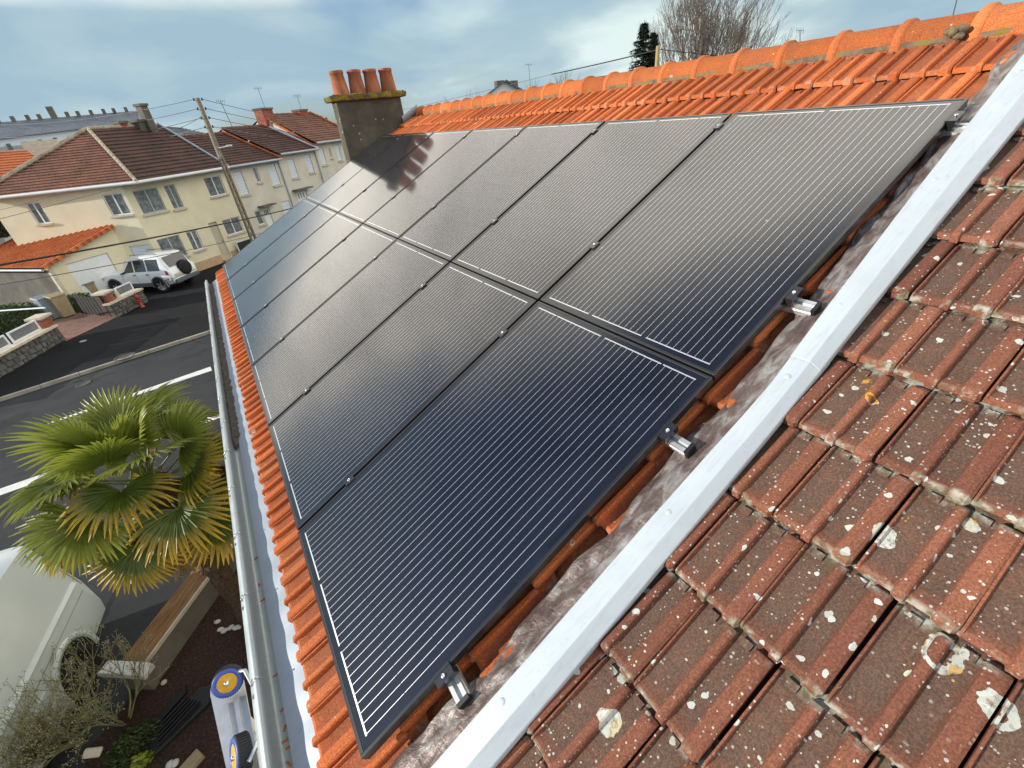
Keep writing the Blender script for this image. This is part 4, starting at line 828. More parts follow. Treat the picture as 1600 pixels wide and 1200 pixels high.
def pbox(m, P, a, b, z0, z1, o0, o1): return m.hexa([P.p(a, z0, o0), P.p(b, z0, o0), P.p(b, z0, o1), P.p(a, z0, o1), P.p(a, z1, o0), P.p(b, z1, o0), P.p(b, z1, o1), P.p(a, z1, o1)])
def window(par, P, a, b, z0, z1, style='pane', sill=True):
    if style == 'shutter':
        o = pbox(MB(), P, a + .02, b - .02, z0 + .02, z1 - .02, .05, .10).build('shutter', M['shutter'], par)
        for k in range(1, int((z1 - z0) / .16)): pbox(MB(), P, a + .03, b - .03, z0 + .16 * k, z0 + .16 * k + .012, .044, .06).build('slat', M['greyframe'], o)
    else:
        fm = M['greyframe'] if style == 'grey' else M['white']; m = MB(); f = .05
        pbox(m, P, a + .01, b - .01, z1 - f, z1 - .004, .06, .11); pbox(m, P, a + .01, b - .01, z0 + .004, z0 + f, .06, .11); pbox(m, P, a + .01, a + f, z0 + f, z1 - f, .06, .11); pbox(m, P, b - f, b - .01, z0 + f, z1 - f, .06, .11)
        if b - a > .55: pbox(m, P, (a + b) / 2 - .03, (a + b) / 2 + .03, z0 + f, z1 - f, .055, .105)
        o = m.build('window', fm, par); pbox(MB(), P, a + f, b - f, z0 + f, z1 - f, .085, .10).build('pane', M['curtain'], o)
    if sill: pbox(MB(), P, a - .08, b + .08, z0 - .09, z0 - .004, -.09, .04).build('window_sill', M['capstone'], o)
    return o
def courses(m, A, B, C, D, n, step=.05):                 # A,B eave; C above B, D above A
    up_ = (B - A).cross(D - A).normalized()
    if up_.z < 0: up_ = -up_
    for i in range(n):
        t0, t1 = i / n, (i + 1) / n; a, b, c, d = A.lerp(D, t0), B.lerp(C, t0), B.lerp(C, t1), A.lerp(D, t1)
        m.add([a + up_ * step, b + up_ * step, c, d, a, b], [(0, 1, 2, 3), (4, 5, 1, 0)])
def bead(m, a, b, r, n):                                 # hip or ridge capping as overlapping short pieces
    for i in range(n):
        p, q = a.lerp(b, i / n), a.lerp(b, (i + 1.12) / n); m.tube([p, q], [r * 1.15, r * .9], 6)
F = Plane((-1.71, 30.53), (.8, .6))
C0 = Vector((-3.3, 29.6, 0)); ld = Vector((math.cos(rad(153)), math.sin(rad(153)), 0))
LP = Plane((C0.x + ld.x * 6.35, C0.y + ld.y * 6.35), (-ld.x, -ld.y)); LL = 6.35
CH = Plane((C0.x, C0.y), (-1.71 - C0.x, 30.53 - C0.y)); CW = math.hypot(-1.71 - C0.x, 30.53 - C0.y)
yh = empty('corner_house', F.p(1.5, ZG, 4), 'cream two-storey corner house with a hipped brown tile roof', 'house')
EZ = .33
fh = [(.06, .66, -1.25, -.05), (2.45, 3.58, -1.03, 0.0), (2.48, 3.72, -3.26, -2.36), (.06, .72, -3.52, -2.47), (1.55, 2.11, -4.45, -2.32)]
wmb = MB(); facade(wmb, F, 0, 4.07, ZP - .1, EZ, fh); facade(wmb, CH, 0, CW, ZP - .1, EZ, [(.36, CW - .30, -1.20, -.06), (.32, CW - .34, -3.62, -2.48)])
lh = [(LL - 1.12, LL - .16, -1.06, -.06), (LL - 4.78, LL - 4.12, -1.06, -.06), (LL - 1.15, LL - .14, -3.9, -2.6)]; facade(wmb, LP, 0, LL, ZP - .1, EZ, lh)
bk = [F.p(4.07, 0, 0), F.p(4.07, 0, 8), LP.p(0, 0, 8), LP.p(0, 0, 0)]
for a, b in zip(bk, bk[1:]): wmb.add([up(a, ZP - .1), up(b, ZP - .1), up(b, EZ), up(a, EZ)], [(0, 1, 2, 3)])
wmb.build('wall', M['cream'], yh)
pm_ = MB(); pbox(pm_, F, .0, 1.5, ZP - .1, -4.12, -.03, .0); pbox(pm_, F, 2.16, 4.07, ZP - .1, -4.12, -.03, .0); pbox(pm_, CH, 0, CW, ZP - .1, -4.12, -.03, 0); pm_.build('plinth', M['plinth'], yh)
window(yh, F, *fh[0], 'grey'); window(yh, F, *fh[1]); window(yh, F, *fh[2]); window(yh, F, *fh[3])
o = pbox(MB(), F, 1.57, 2.09, -4.44, -2.34, .08, .12).build('door', M['beige'], yh); pbox(MB(), F, 2.0, 2.04, -3.5, -3.38, .04, .08).build('handle', M['steel'], o)
pbox(MB(), F, 1.45, 2.2, -4.62, -4.45, -.28, -.005).build('door_step', M['plinth'], yh)
window(yh, CH, .36, CW - .30, -1.20, -.06, 'grey'); window(yh, CH, .32, CW - .34, -3.62, -2.48, 'grey')
window(yh, LP, *lh[0]); window(yh, LP, *lh[1]); window(yh, LP, *lh[2], 'shutter', False)
Ec = gz(214, 285, EZ); El = LP.p(-.4, EZ, -.4); Er = F.p(4.08, EZ, -.38); A_ = F.p(.26, 2.85, 4); B_ = F.p(4.08, 2.85, 4); Eb = F.p(4.08, EZ, 8.3); Elb = LP.p(-.4, EZ, 8)
rf = MB(); courses(rf, Ec, Er, B_, A_, 15); rfo = rf.build('roof', M['roof_brown'], yh)
rl_ = MB(); courses(rl_, El, Ec, A_, A_ + Vector((-.01, 0, 0)), 22, .045); rl_.build('hip_slope', M['roof_rust'], yh)
rb_ = MB(); courses(rb_, Eb, Elb, A_, B_, 12); courses(rb_, Elb, El, A_, A_ + Vector((0, .01, 0)), 12); rb_.build('rear_slope', M['roof_rust'], yh)
hb = MB(); bead(hb, Ec + Vector((0, 0, .06)), A_ + Vector((0, 0, .05)), .085, 16); hb.build('hip_capping', M['hipline'], rfo)
hb = MB(); bead(hb, El + Vector((0, 0, .05)), A_ + Vector((0, 0, .05)), .11, 17); hb.build('hip_capping', M['hipline'], rfo)
hb = MB(); bead(hb, A_ + Vector((0, 0, .03)), B_ + Vector((0, 0, .03)), .10, 10); hb.build('ridge_capping', M['hipline'], rfo)
sof = MB(); sof.add([up(Ec, EZ - .03), up(Er, EZ - .03), F.p(4.08, EZ - .03, .3), CH.p(CW * .5, EZ - .03, .4), LP.p(LL, EZ - .03, .3), LP.p(0, EZ - .03, .3), up(El, EZ - .03)], [(0, 1, 2, 3, 4, 5, 6)]); sof.build('soffit', M['capstone'], yh)
gm = MB(); gm.tube([up(El, EZ), up(Ec, EZ)], .075, 8); gm.tube([up(Ec, EZ), up(Er, EZ)], .075, 8); gm.build('gutter', M['white'], yh)
vg = MB(); vg.tube([Er + Vector((0, 0, .05)), B_ + Vector((0, 0, .08))], .07, 6); vg.build('verge', M['zinc'], yh)
dp = MB(); dp.tube([F.p(4.0, .3, -.06), F.p(4.0, ZP, -.06)], .05, 8); dp.build('downpipe', M['capstone'], yh)
def stack(par, P, a, b, z0, z1, o0, o1, mat, pots=0, band=True):
    o = pbox(MB(), P, a, b, z0, z1, o0, o1).build('chimney', mat, par)
    if band: pbox(MB(), P, a - .06, b + .06, z1 + .002, z1 + .12, o0 - .06, o1 + .06).build('chimney_cap', M['concrete'], o)
    for k in range(pots):
        c = P.p(a + (b - a) * (k + .5) / pots, z1 + .11, (o0 + o1) / 2); MB().lathe(c, [(.10, 0), (.08, .3), (.09, .34), (.05, .34)], 10).build('chimney_pot', M['pot'], o)
sa, za = F.hit(229, 190, 3.6); sb_, zb_ = F.hit(234, 166, 3.6)
stack(yh, F, 3.05, 3.45, 2.3, zb_, 3.3, 3.75, M['concrete']); stack(yh, F, 2.65, 3.0, 2.5, za + .0, 3.5, 4.2, M['concrete'], 0)
stack(yh, F, 1.9, 2.3, 2.4, 3.02, 3.9, 4.4, M['brick'], 0)
def row_house(name, label, s0, s1, ez, rz, wall, roofm, holes, doors=(), n=14, off=4.0, cap=None):
    h = empty(name, F.p((s0 + s1) / 2, ZG, off), label, 'house', 'terraced houses across the street'); m = MB(); facade(m, F, s0, s1, ZP - .1, ez, [q[:4] for q in holes] + [d[:4] for d in doors])
    rk = off * 2
    m.add([F.p(s0, ZP - .1, rk), F.p(s1, ZP - .1, rk), F.p(s1, ez, rk), F.p(s0, ez, rk)], [(3, 2, 1, 0)])
    for s in (s0, s1): m.add([F.p(s, ZP - .1), F.p(s, ZP - .1, rk), F.p(s, ez, rk), F.p(s, rz - .08, off), F.p(s, ez)], [(0, 1, 2, 3, 4)])
    m.build('wall', wall, h)
    for q in holes: window(h, F, q[0], q[1], q[2], q[3], q[4])
    for d in doors:
        o = pbox(MB(), F, d[0] + .02, d[1] - .02, d[2] + .01, d[3] - .02, .06, .11).build('door', M['white'], h)
        for k in range(3): w_ = (d[1] - d[0]) / 4; pbox(MB(), F, d[0] + w_ * (k + .7), d[0] + w_ * (k + .7) + .07, d[3] - .45, d[3] - .12, .05, .06).build('door_light', M['pane'], o)
        pbox(MB(), F, d[0] - .3, d[1] + .3, d[3] + .12, d[3] + .2, -.5, -.005).build('canopy', M['concrete'], h)
    r = MB(); courses(r, F.p(s0 - .02, ez, -.35), F.p(s1 + .02, ez, -.35), F.p(s1 + .02, rz, off), F.p(s0 - .02, rz, off), n); ro = r.build('roof', roofm, h)
    r = MB(); courses(r, F.p(s1, ez, rk + .35), F.p(s0, ez, rk + .35), F.p(s0, rz, off), F.p(s1, rz, off), 8); r.build('rear_slope', roofm, h)
    g = MB(); g.tube([F.p(s0, ez, -.38), F.p(s1, ez, -.38)], .07, 8); g.build('gutter', M['zinc'], h)
    d_ = MB(); d_.tube([F.p(s1 - .08, ez - .05, -.06), F.p(s1 - .08, ZP, -.06)], .05, 8); d_.build('downpipe', M['zinc'], h)
    b_ = MB(); bead(b_, F.p(s0, rz + .02, off), F.p(s1, rz + .02, off), .09, 10); b_.build('ridge_capping', M['roof_rust'], ro)
    v_ = MB(); bead(v_, F.p(s1, ez + .08, -.35), F.p(s1, rz + .08, off), .085, 14); v_.build('verge', cap or M['hipline'], ro)
    return h
row_house('terraced_house', 'terraced house with dark brown roof next to the cream corner house', 4.12, 8.28, .33, 2.16, M['greyren'], M['roof_brown'], [(4.50, 5.12, -1.30, .02, 'shutter'), (6.02, 6.34, -.78, .10, 'pane'), (7.20, 7.88, -1.15, .16, 'shutter'), (4.95, 5.45, -3.2, -2.35, 'pane'), (7.3, 8.05, -3.0, -2.2, 'shutter')], [(5.62, 6.15, -4.4, -2.3)], cap=M['roof_orange'])
row_house('terraced_house', 'beige terraced house with a white verge in the middle of the row', 8.32, 11.98, .60, 2.42, M['greyren'], M['roof_brown'], [(9.05, 9.66, -.95, .24, 'shutter'), (10.78, 11.36, -.83, .36, 'shutter')], [(8.9, 9.9, -4.2, -1.85)], cap=M['white'])
h4 = row_house('terraced_house', 'taller terraced house with reddish roof and brick chimneys at the end of the row', 12.02, 17.2, .98, 3.06, M['greyren'], M['roof_rust'], [(12.36, 12.92, -.5, .64, 'shutter'), (13.50, 13.72, -.15, .55, 'pane'), (14.28, 14.80, -.42, .70, 'shutter')], (), cap=M['roof_orange'])
stack(h4, F, 11.75, 12.75, 1.4, F.hit(405, 172, 3.8)[1], 3.5, 4.3, M['brick']); stack(h4, F, 15.6, 16.5, 2.6, F.hit(460, 174, 3.8)[1], 3.6, 4.3, M['brick'])
sb2 = MB(); bead(sb2, F.p(12.0, .7, -.35), F.p(12.0, 3.05, 4), .08, 14); sb2.build('verge', M['roof_orange'], h4)

# ---- garage at the left of the cream house
G0 = gz(120, 481, ZP); G1 = LP.p(LL - 1.45, 0, 0); GP = Plane((G0.x, G0.y), (G1.x - G0.x, G1.y - G0.y)); GL = math.hypot(G1.x - G0.x, G1.y - G0.y)
gar = empty('garage', GP.p(GL / 2, ZG, 2), 'cream garage with orange tiled roof and white door beside the corner house', 'garage')
e0 = GP.hit(88, 410)[1]; e1 = GP.hit(163, 357)[1]; d0 = GP.hit(103, 414); d1 = GP.hit(167, 394); dt = (d0[1] + d1[1]) / 2
SL = Plane((G0.x + GP.n.x * 6, G0.y + GP.n.y * 6), (-GP.n.x, -GP.n.y))
gm = MB(); facade(gm, GP, 0, GL, ZP - .1, e0, [(max(.3, d0[0]), min(GL - .25, d1[0]), ZP, dt)]); gm.add([GP.p(0, e0), GP.p(GL, e0), GP.p(GL, e1)], [(0, 1, 2)]); gm.build('wall', M['cream'], gar)
gs = MB(); gs.hexa([GP.p(0, ZP - .1, .01), GP.p(.2, ZP - .1, .01), GP.p(.2, ZP - .1, 6), GP.p(0, ZP - .1, 6), GP.p(0, e0 - .02, .01), GP.p(.2, e0, .01), GP.p(.2, e0, 6), GP.p(0, e0 - .02, 6)]); gs.build('side_wall', M['concrete'], gar)
pbox(MB(), GP, -.14, .02, ZP - .1, e0 - .05, -.06, .10).build('corner_post', M['capstone'], gar)
pbox(MB(), GP, max(.3, d0[0]) + .02, min(GL - .25, d1[0]) - .02, ZP + .02, dt - .02, .06, .10).build('garage_door', M['white'], gar)
sl_ = (e1 - e0) / GL
gr_ = MB(); courses(gr_, GP.p(-.35, e0 - .35 * sl_ + .06, 6.2), GP.p(-.35, e0 - .35 * sl_ + .06, -.22), GP.p(GL, e1 + .06, -.22), GP.p(GL, e1 + .06, 6.2), 12, .04); gro = gr_.build('roof', M['roof_orange'], gar)
ct = MB().box((0, 0, 0), (.30, .07, .17)).mesh('verge_tile', M['tile_o'])
for k in range(11):
    t = (k + .5) / 11; p = GP.p(-.35 + (GL + .3) * t, e0 - .35 * sl_ + (e1 - e0 + .35 * sl_) * t + .05, -.24); inst('verge_tile', ct, Matrix.Translation(p) @ Matrix.Rotation(math.atan2(GP.d.y, GP.d.x), 4, 'Z') @ Matrix.Rotation(-math.atan(sl_), 4, 'Y'), gro)
ro = MB()
for k in range(22):
    o_ = -.15 + 6.2 * k / 21; ro.tube([GP.p(-.36, e0 - .35 * sl_ + .10, o_), GP.p(GL, e1 + .10, o_)], .045, 6)
ro.build('tile_roll', M['roof_orange'], gro)
gg = MB(); gg.tube([GP.p(-.42, e0 - .14, 6.2), GP.p(-.42, e0 - .14, -.2)], .06, 8); gg.build('gutter', M['zinc'], gar)

# ---- parked white off-roader
cr_, cf_ = gz(260, 456.5, ZP), gz(192, 459.5, ZP); cdir = (cr_ - cf_).normalized(); wb = (cr_ - cf_).length; ca = math.atan2(cdir.y, cdir.x)
side = Vector((-cdir.y, cdir.x, 0)); sgn = 1.0
mid = (cr_ + cf_) / 2 + side * (.76 if side.dot(CAM - cr_) < 0 else -.76)
K = wb / 2.65
CM = Matrix.Translation(Vector((mid.x, mid.y, ZP)) - cdir * (wb / 2 + .82 * K)) @ Matrix.Rotation(ca, 4, 'Z') @ Matrix.Scale(K, 4)
car = empty('parked_car', mid, 'white off-road car with a covered spare wheel on its tailgate', 'car')
V = Vehicle([(0, .48, .66, .76, .70, .55), (.06, .40, .84, .92, .80, .62), (.35, .36, .95, 1.02, .84, .64), (1.15, .34, 1.02, 1.08, .85, .66), (1.35, .34, 1.04, 1.14, .85, .66), (2.0, .34, 1.06, 1.72, .85, .62), (2.6, .34, 1.06, 1.80, .85, .64), (3.75, .34, 1.07, 1.80, .85, .64), (3.95, .36, 1.07, 1.76, .85, .63), (4.22, .42, 1.06, 1.14, .83, .68), (4.30, .46, .98, 1.02, .80, .66), (4.34, .50, .80, .84, .76, .60)], CM)
V.body(M['carwhite'], car)
for sd in (-1, 1):
    for x in (.82, 3.47): V.arch(car, x, sd, .41, M['cladding'], .06, .03); V.wheel(car, x, sd, .36, .22, .76, M['rim'])
    for k, w_ in enumerate(([(1.62, .06), (2.28, .06), (2.28, .84), (2.12, .84)], [(2.36, .06), (3.02, .06), (3.02, .84), (2.36, .84)], [(3.10, .06), (3.80, .06), (3.78, .82), (3.10, .84)])): V.panel('side_window', M['pane'], car, w_, sd)
    V.panel('sill_cladding', M['cladding'], car, [(1.25, -.72), (3.05, -.72), (3.05, -.98), (1.25, -.98)], sd, .012)
    V.panel('rear_cladding', M['cladding'], car, [(3.85, -.55), (4.28, -.5), (4.28, -.95), (3.85, -.98)], sd, .016)
    for x in (2.16, 2.92): V.panel('door_handle', M['cladding'], car, [(x, -.12), (x + .14, -.12), (x + .14, -.18), (x, -.18)], sd, .02, .03)
    for x in (1.5, 2.32, 3.06): V.panel('door_seam', M['hub_dark'], car, [(x, -.05), (x + .012, -.05), (x + .012, -.7), (x, -.7)], sd, .003, .004)
    V.panel('mirror', M['black'], car, [(1.58, .02), (1.72, .02), (1.72, .22), (1.58, .22)], sd, .14, .12)
    V.panel('tail_lamp', M['redlamp'], car, [(4.05, .10), (4.20, .02), (4.22, -.28), (4.07, -.24)], sd, .014)
    V.panel('headlamp', M['rim'], car, [(.08, -.05), (.36, -.02), (.36, -.22), (.08, -.25)], sd, .012)
MB().box((4.13, 0, 1.45), (.02, 1.16, .52), Matrix.Rotation(rad(-24), 3, 'Y')).build('rear_window', M['pane'], car, CM, True)
MB().box((1.66, 0, 1.42), (.02, 1.16, .62), Matrix.Rotation(rad(47), 3, 'Y')).build('windscreen', M['pane'], car, CM, True)
MB().box((4.36, 0, .52), (.14, 1.5, .2)).build('rear_bumper', M['cladding'], car, CM, True, bevel=.04); MB().box((.0, 0, .52), (.16, 1.5, .22)).build('front_bumper', M['cladding'], car, CM, True, bevel=.04)
sw = MB(); sw.lathe((4.32, .12, 1.0), [(0, .13), (.22, .13), (.35, .10), (.37, .05), (.37, -.06), (.34, -.10), (0, -.10)], 28, Matrix.Rotation(rad(90), 3, 'Y')); sw.build('spare_wheel', M['tyre'], car, CM, True)
MB().box((4.345, -.45, .80), (.01, .40, .12)).build('number_plate', M['capstone'], car, CM, True)
for sd in (-.5, .5): MB().tube([(2.2, sd, 1.83), (2.3, sd, 1.87), (3.6, sd, 1.87), (3.7, sd, 1.83)], .018, 6).build('roof_rail', M['cladding'], car, CM, True)

# ---- stone walls, pillars, fence panels, gate, bins, hydrant
def stone_wall(a, b, h, label, seed, th=.24):
    e = empty('stone_wall', (a + b) / 2, label, 'wall', 'stone walls along the pavement'); P = Plane((a.x, a.y), (b.x - a.x, b.y - a.y)); Ln = (b - a).length; rnd = random.Random(seed)
    pbox(MB(), P, 0, Ln, ZP - .1, ZP + h - .03, .03, th).build('wall_core', M['concrete'], e)
    pbox(MB(), P, -.05, Ln + .05, ZP + h - .028, ZP + h + .05, -.05, th + .05).build('coping', M['capstone'], e)
    z = ZP
    while z < ZP + h - .08:
        hh = rnd.uniform(.13, .20); hh = min(hh, ZP + h - .035 - z); s = 0
        while s < Ln - .06:
            w = min(rnd.uniform(.16, .34), Ln - s); j = lambda: rnd.uniform(-.022, .022); o_ = rnd.uniform(-.04, -.005)
            p = [(s + .012 + j(), z + .01 + j()), (s + w - .012 + j(), z + .01 + j()), (s + w - .012 + j(), z + hh - .01 + j()), (s + .012 + j(), z + hh - .01 + j())]
            m = MB(); m.add([P.p(x, y, .03) for x, y in p] + [P.p(x * .8 + (s + w / 2) * .2, y * .8 + (z + hh / 2) * .2, o_) for x, y in p], [(0, 1, 5, 4), (1, 2, 6, 5), (2, 3, 7, 6), (3, 0, 4, 7), (4, 5, 6, 7)]); m.build('stone', M['stone'], e); s += w
        z += hh
    return P, Ln
def fence_panel(P, a, b, z0, z1, label):
    e = empty('fence_panel', P.p((a + b) / 2, z0, .12), label, 'fence', 'white framed fence panels'); m = MB(); w = .05
    for q in ((a, b, z0, z0 + w), (a, b, z1 - w, z1), (a, a + w, z0 + w, z1 - w), (b - w, b, z0 + w, z1 - w)): pbox(m, P, *q, .10, .15)
    m.build('frame', M['white'], e); g = MB(); n_ = int((b - a) / .045)
    for i in range(n_): s = a + w + (b - a - 2 * w) * (i + .5) / n_; pbox(g, P, s - .006, s + .006, z0 + w, z1 - w, .122, .13)
    for i in range(12): z = z0 + w + (z1 - z0 - 2 * w) * (i + .5) / 12; pbox(g, P, a + w, b - w, z - .006, z + .006, .1305, .136)
    g.build('wire_mesh', M['meshgrey'], e)
def pillar(c, h, w, label, ang_):
    e = empty('brick_pillar', (c.x, c.y, ZP), label, 'pillar', 'red brick gate pillars'); R = Matrix.Rotation(ang_, 3, 'Z'); MB().box((c.x, c.y, ZP + h / 2 - .001), (w - .02, w - .02, h), R).build('mortar_core', M['capstone'], e)
    n_ = int(h / .09)
    for i in range(n_):
        for sx, sy, lx, ly in ((1, 0, .02, w), (-1, 0, .02, w), (0, 1, w, .02), (0, -1, w, .02)):
            for k in (-1, 1):
                q = R @ Vector((sx * w / 2 + (k * w / 4 if sx == 0 else 0), sy * w / 2 + (k * w / 4 if sy == 0 else 0), 0)); MB().box((c.x + q.x, c.y + q.y, ZP + .045 + .09 * i), ((lx if sx else w / 2 - .012), (ly if sy else w / 2 - .012), .078) if False else ((.024 if sx else w / 2 - .012), (.024 if sy else w / 2 - .012), .078), R).build('brick', M['brick'], e)
    MB().box((c.x, c.y, ZP + h + .04), (w + .16, w + .16, .08), R).build('pillar_cap', M['capstone'], e)
A0, A1 = gz(-110, 655, ZP), gz(103, 531, ZP); PA, LA = stone_wall(A0, A1, .62, 'grey rubble stone wall carrying two white fence panels, left edge of photo', 3)
B0, B1 = gz(184, 496, ZP), gz(232, 471, ZP); PB, LB = stone_wall(B0, B1, .62, 'shorter rubble stone wall behind the red hydrant', 8)
angA = math.atan2(PA.d.y, PA.d.x); angB = math.atan2(PB.d.y, PB.d.x)
fence_panel(PA, LA - 1.75, LA - .50, ZP + .72, ZP + 1.12, 'white framed mesh fence panel next to the brick pillar'); fence_panel(PA, LA - 3.2, LA - 1.88, ZP + .72, ZP + 1.12, 'white framed mesh fence panel cut by the left photo edge')
fence_panel(PB, .75, LB - .25, ZP + .70, ZP + 1.10, 'white framed mesh fence panel in front of the parked car')
pillar(PA.p(LA - .10, 0, .30), 1.05, .42, 'red brick pillar at the end of the longer stone wall', angA); pillar(PB.p(.30, 0, .30), 1.05, .42, 'red brick pillar between the dark gate and the hydrant wall', angB)
MB_ = MB(); pbox(MB_, PB, .62, .80, ZP + .67, ZP + .98, .06, .16); tag(MB_.build('letter_box', M['capstone'], bevel=.02), 'cream letter box on the short stone wall beside the pillar', 'letter box')
hy = PB.p(LB * .60, 0, -.28); hyd = empty('fire_hydrant', (hy.x, hy.y, ZP), 'red fire hydrant standing before the short stone wall', 'hydrant')
m = MB(); m.lathe((hy.x, hy.y, ZP), [(.11, 0), (.11, .04), (.07, .06), (.065, .40), (.09, .43), (.10, .46), (.09, .54), (.06, .60), (.03, .63), (0, .64)], 18); m.build('barrel', M['red'], hyd)
for a_ in (-1, 1):
    d_ = PB.d * a_; m = MB(); m.tube([Vector((hy.x, hy.y, ZP + .34)), Vector((hy.x, hy.y, ZP + .34)) + d_ * .14], .045, 10); m.build('outlet', M['red'], hyd)
MB().lathe((hy.x, hy.y, ZP + .63), [(.035, 0), (.035, .06), (0, .06)], 6).build('cap_nut', M['red'], hyd)
ga_, gb_ = gz(128, 492, ZP), gz(176, 497, ZP); gd = Plane((ga_.x, ga_.y), (gb_.x - ga_.x, gb_.y - ga_.y)); gl = (gb_ - ga_).length
gate = empty('wooden_gate', (ga_ + gb_) / 2, 'dark slatted wooden gate standing open beside the brick pillar', 'gate')
for i in range(9): s = gl * i / 9 + .02; pbox(MB(), gd, s, s + gl / 9 - .05, ZP + .08, ZP + .98 + .04 * math.sin(i), 0, .03).build('slat', M['black'], gate)
for z in (.22, .8): pbox(MB(), gd, 0, gl, ZP + z, ZP + z + .09, .032, .06).build('cross_rail', M['black'], gate)
dpoly = [gz(*p, ZP + .004) for p in ((103, 533), (183, 495), (150, 478), (95, 490), (80, 505))]
tag(MB().add([up(p, ZP + .004) for p in dpoly], [tuple(range(5))]).build('brick_drive', M['paver']), kind='structure')
def bin_(x, y, w, h, mat, lidm, label, rz, z0=ZP):
    p = gz(x, y, z0); e = empty('wheelie_bin', (p.x, p.y, z0), label, 'bin', 'household bins'); R = Matrix.Rotation(rz, 3, 'Z')
    def q(a, b, c): return Vector((p.x, p.y, z0)) + R @ Vector((a, b, c))
    k = .82; m = MB(); m.hexa([q(-w / 2 * k, -w / 2 * k, .04), q(w / 2 * k, -w / 2 * k, .04), q(w / 2 * k, w / 2 * k, .04), q(-w / 2 * k, w / 2 * k, .04), q(-w / 2, -w / 2, h), q(w / 2, -w / 2, h), q(w / 2, w / 2, h), q(-w / 2, w / 2, h)]); m.build('tub', mat, e, bevel=.02)
    m = MB(); m.hexa([q(-w / 2 - .04, -w / 2 - .05, h + .002), q(w / 2 + .04, -w / 2 - .05, h + .002), q(w / 2 + .04, w / 2 + .03, h + .002), q(-w / 2 - .04, w / 2 + .03, h + .002), q(-w / 2 - .02, -w / 2 - .03, h + .05), q(w / 2 + .02, -w / 2 - .03, h + .05), q(w / 2, w / 2, h + .09), q(-w / 2, w / 2, h + .09)]); m.build('lid', lidm, e, bevel=.015)
    for sx in (-1, 1): MB().lathe(q(sx * w / 2 * .8, w / 2, .09), [(.09, -.03), (.09, .03), (0, .03)], 12, R @ Matrix.Rotation(rad(90), 3, 'Y')).build('wheel', M['black'], e)
bin_(88, 497, .58, 1.0, M['bingrey'], M['bingrey'], 'blue-grey bin beside the hedge in the brick drive', .6); bin_(107, 494, .56, 1.0, M['binbeige'], M['binbeige'], 'beige bin right of the blue-grey bin', .6)
bin_(132, 470, .62, .95, M['black'], M['binyellow'], 'black bin with a yellow lid in front of the garage door', .5); bin_(150, 468, .5, .85, M['binbeige'], M['bingrey'], 'tan bin with dark lid right of the yellow-lidded bin', .5)
tuft('clipped_hedge', gz(126, 487, ZP) + Vector((0, .5, 0)), .85, .7, .75, 2600, .05, M['hedge_g'], 'bright green hedge between the bins and the dark gate', 'hedge', 21)
tuft('clipped_hedge', gz(25, 512, ZP) + Vector((-.1, .3, 0)), 1.9, .9, .95, 6000, .05, M['hedge'], 'mossy olive hedge behind the white fence panel at the left edge', 'hedge', 22)
rp = MB(); a, b = gz(-20, 487, ZP + 1.0), gz(70, 481, ZP + 1.0); rp.tube([a, b], .035, 8); e_ = rp.build('hedge_rail', M['white']); tag(e_, 'white horizontal rail above the olive hedge', 'rail')
po = MB()
tuft('potted_bush', gz(190, 441, ZP) + Vector((0, 0, .55)), .35, .3, .5, 700, .05, M['black'], 'dark bush between the garage door and the parked car', 'bush', 23)
tuft('potted_bush', gz(380, 378, ZP) , .5, .5, .7, 700, .06, M['hedge'], 'dark green bush at the foot of the utility pole', 'bush', 24)
tuft('garden_tree', atY(-22, 372, 34), 1.2, 1.0, 1.3, 2500, .09, M['needle'], 'dark tree crown at the left photo edge beside the cream house', 'tree', 25)

# ---- utility pole and wires
PT = atY(308, 153, 31.2); pole = empty('utility_pole', (PT.x, PT.y, ZG), 'tall concrete utility pole in front of the cream corner house', 'pole')
m = MB(); hh = PT.z - ZG; ph_ = Plane((PT.x, PT.y), (.85, .5))
for sx in (-1, 1): m.hexa([ph_.p(sx * .15 - .045, ZG, -.09), ph_.p(sx * .15 + .045, ZG, -.09), ph_.p(sx * .15 + .045, ZG, .09), ph_.p(sx * .15 - .045, ZG, .09), ph_.p(sx * .055 - .035, PT.z, -.06), ph_.p(sx * .055 + .035, PT.z, -.06), ph_.p(sx * .055 + .035, PT.z, .06), ph_.p(sx * .055 - .035, PT.z, .06)])
m.build('shaft', M['polewood'], pole)
for i in range(14):
    z = ZG + .5 + .42 * i; w = .15 - .095 * (z - ZG) / hh; pbox(MB(), ph_, -w + .03, w - .03, z, z + .14, -.05, .05).build('web', M['polewood'], pole)
pbox(MB(), ph_, -.05, .05, ZG + 6.2, PT.z, -.045, .045).build('head', M['polewood'], pole)
ins = MB().lathe((0, 0, 0), [(.02, -.06), (.05, -.05), (.05, 0), (.03, .03), (.045, .05), (0, .07)], 10).mesh('insulator', M['black'])
for i in range(4):
    for sx in (-1, 1): z = PT.z - .06 - .42 * i; p = ph_.p(sx * .22, z, -.02); ia = inst('insulator', ins, Matrix.Translation(p), pole); MB().tube([ph_.p(0, z - .04, -.02), p - Vector((0, 0, .05))], .015, 5).build('bracket', M['steel'], ia)
MB().tube([ph_.p(.0, PT.z - 2.35, -.1), ph_.p(.55, PT.z - 2.3, -.2)], .03, 6).build('lamp_arm', M['white'], pole); MB().box(ph_.p(.62, PT.z - 2.28, -.2), (.3, .14, .08)).build('lamp_head', M['white'], pole)
def wire(a, b, r, sag, label, mat='wire', n=14):
    pts = [a.lerp(b, i / n) - Vector((0, 0, sag * 4 * (i / n) * (1 - i / n))) for i in range(n + 1)]; m = MB(); m.tube(pts, r, 5); tag(m.build('overhead_wire', M[mat]), label, 'wire', 'overhead wires')
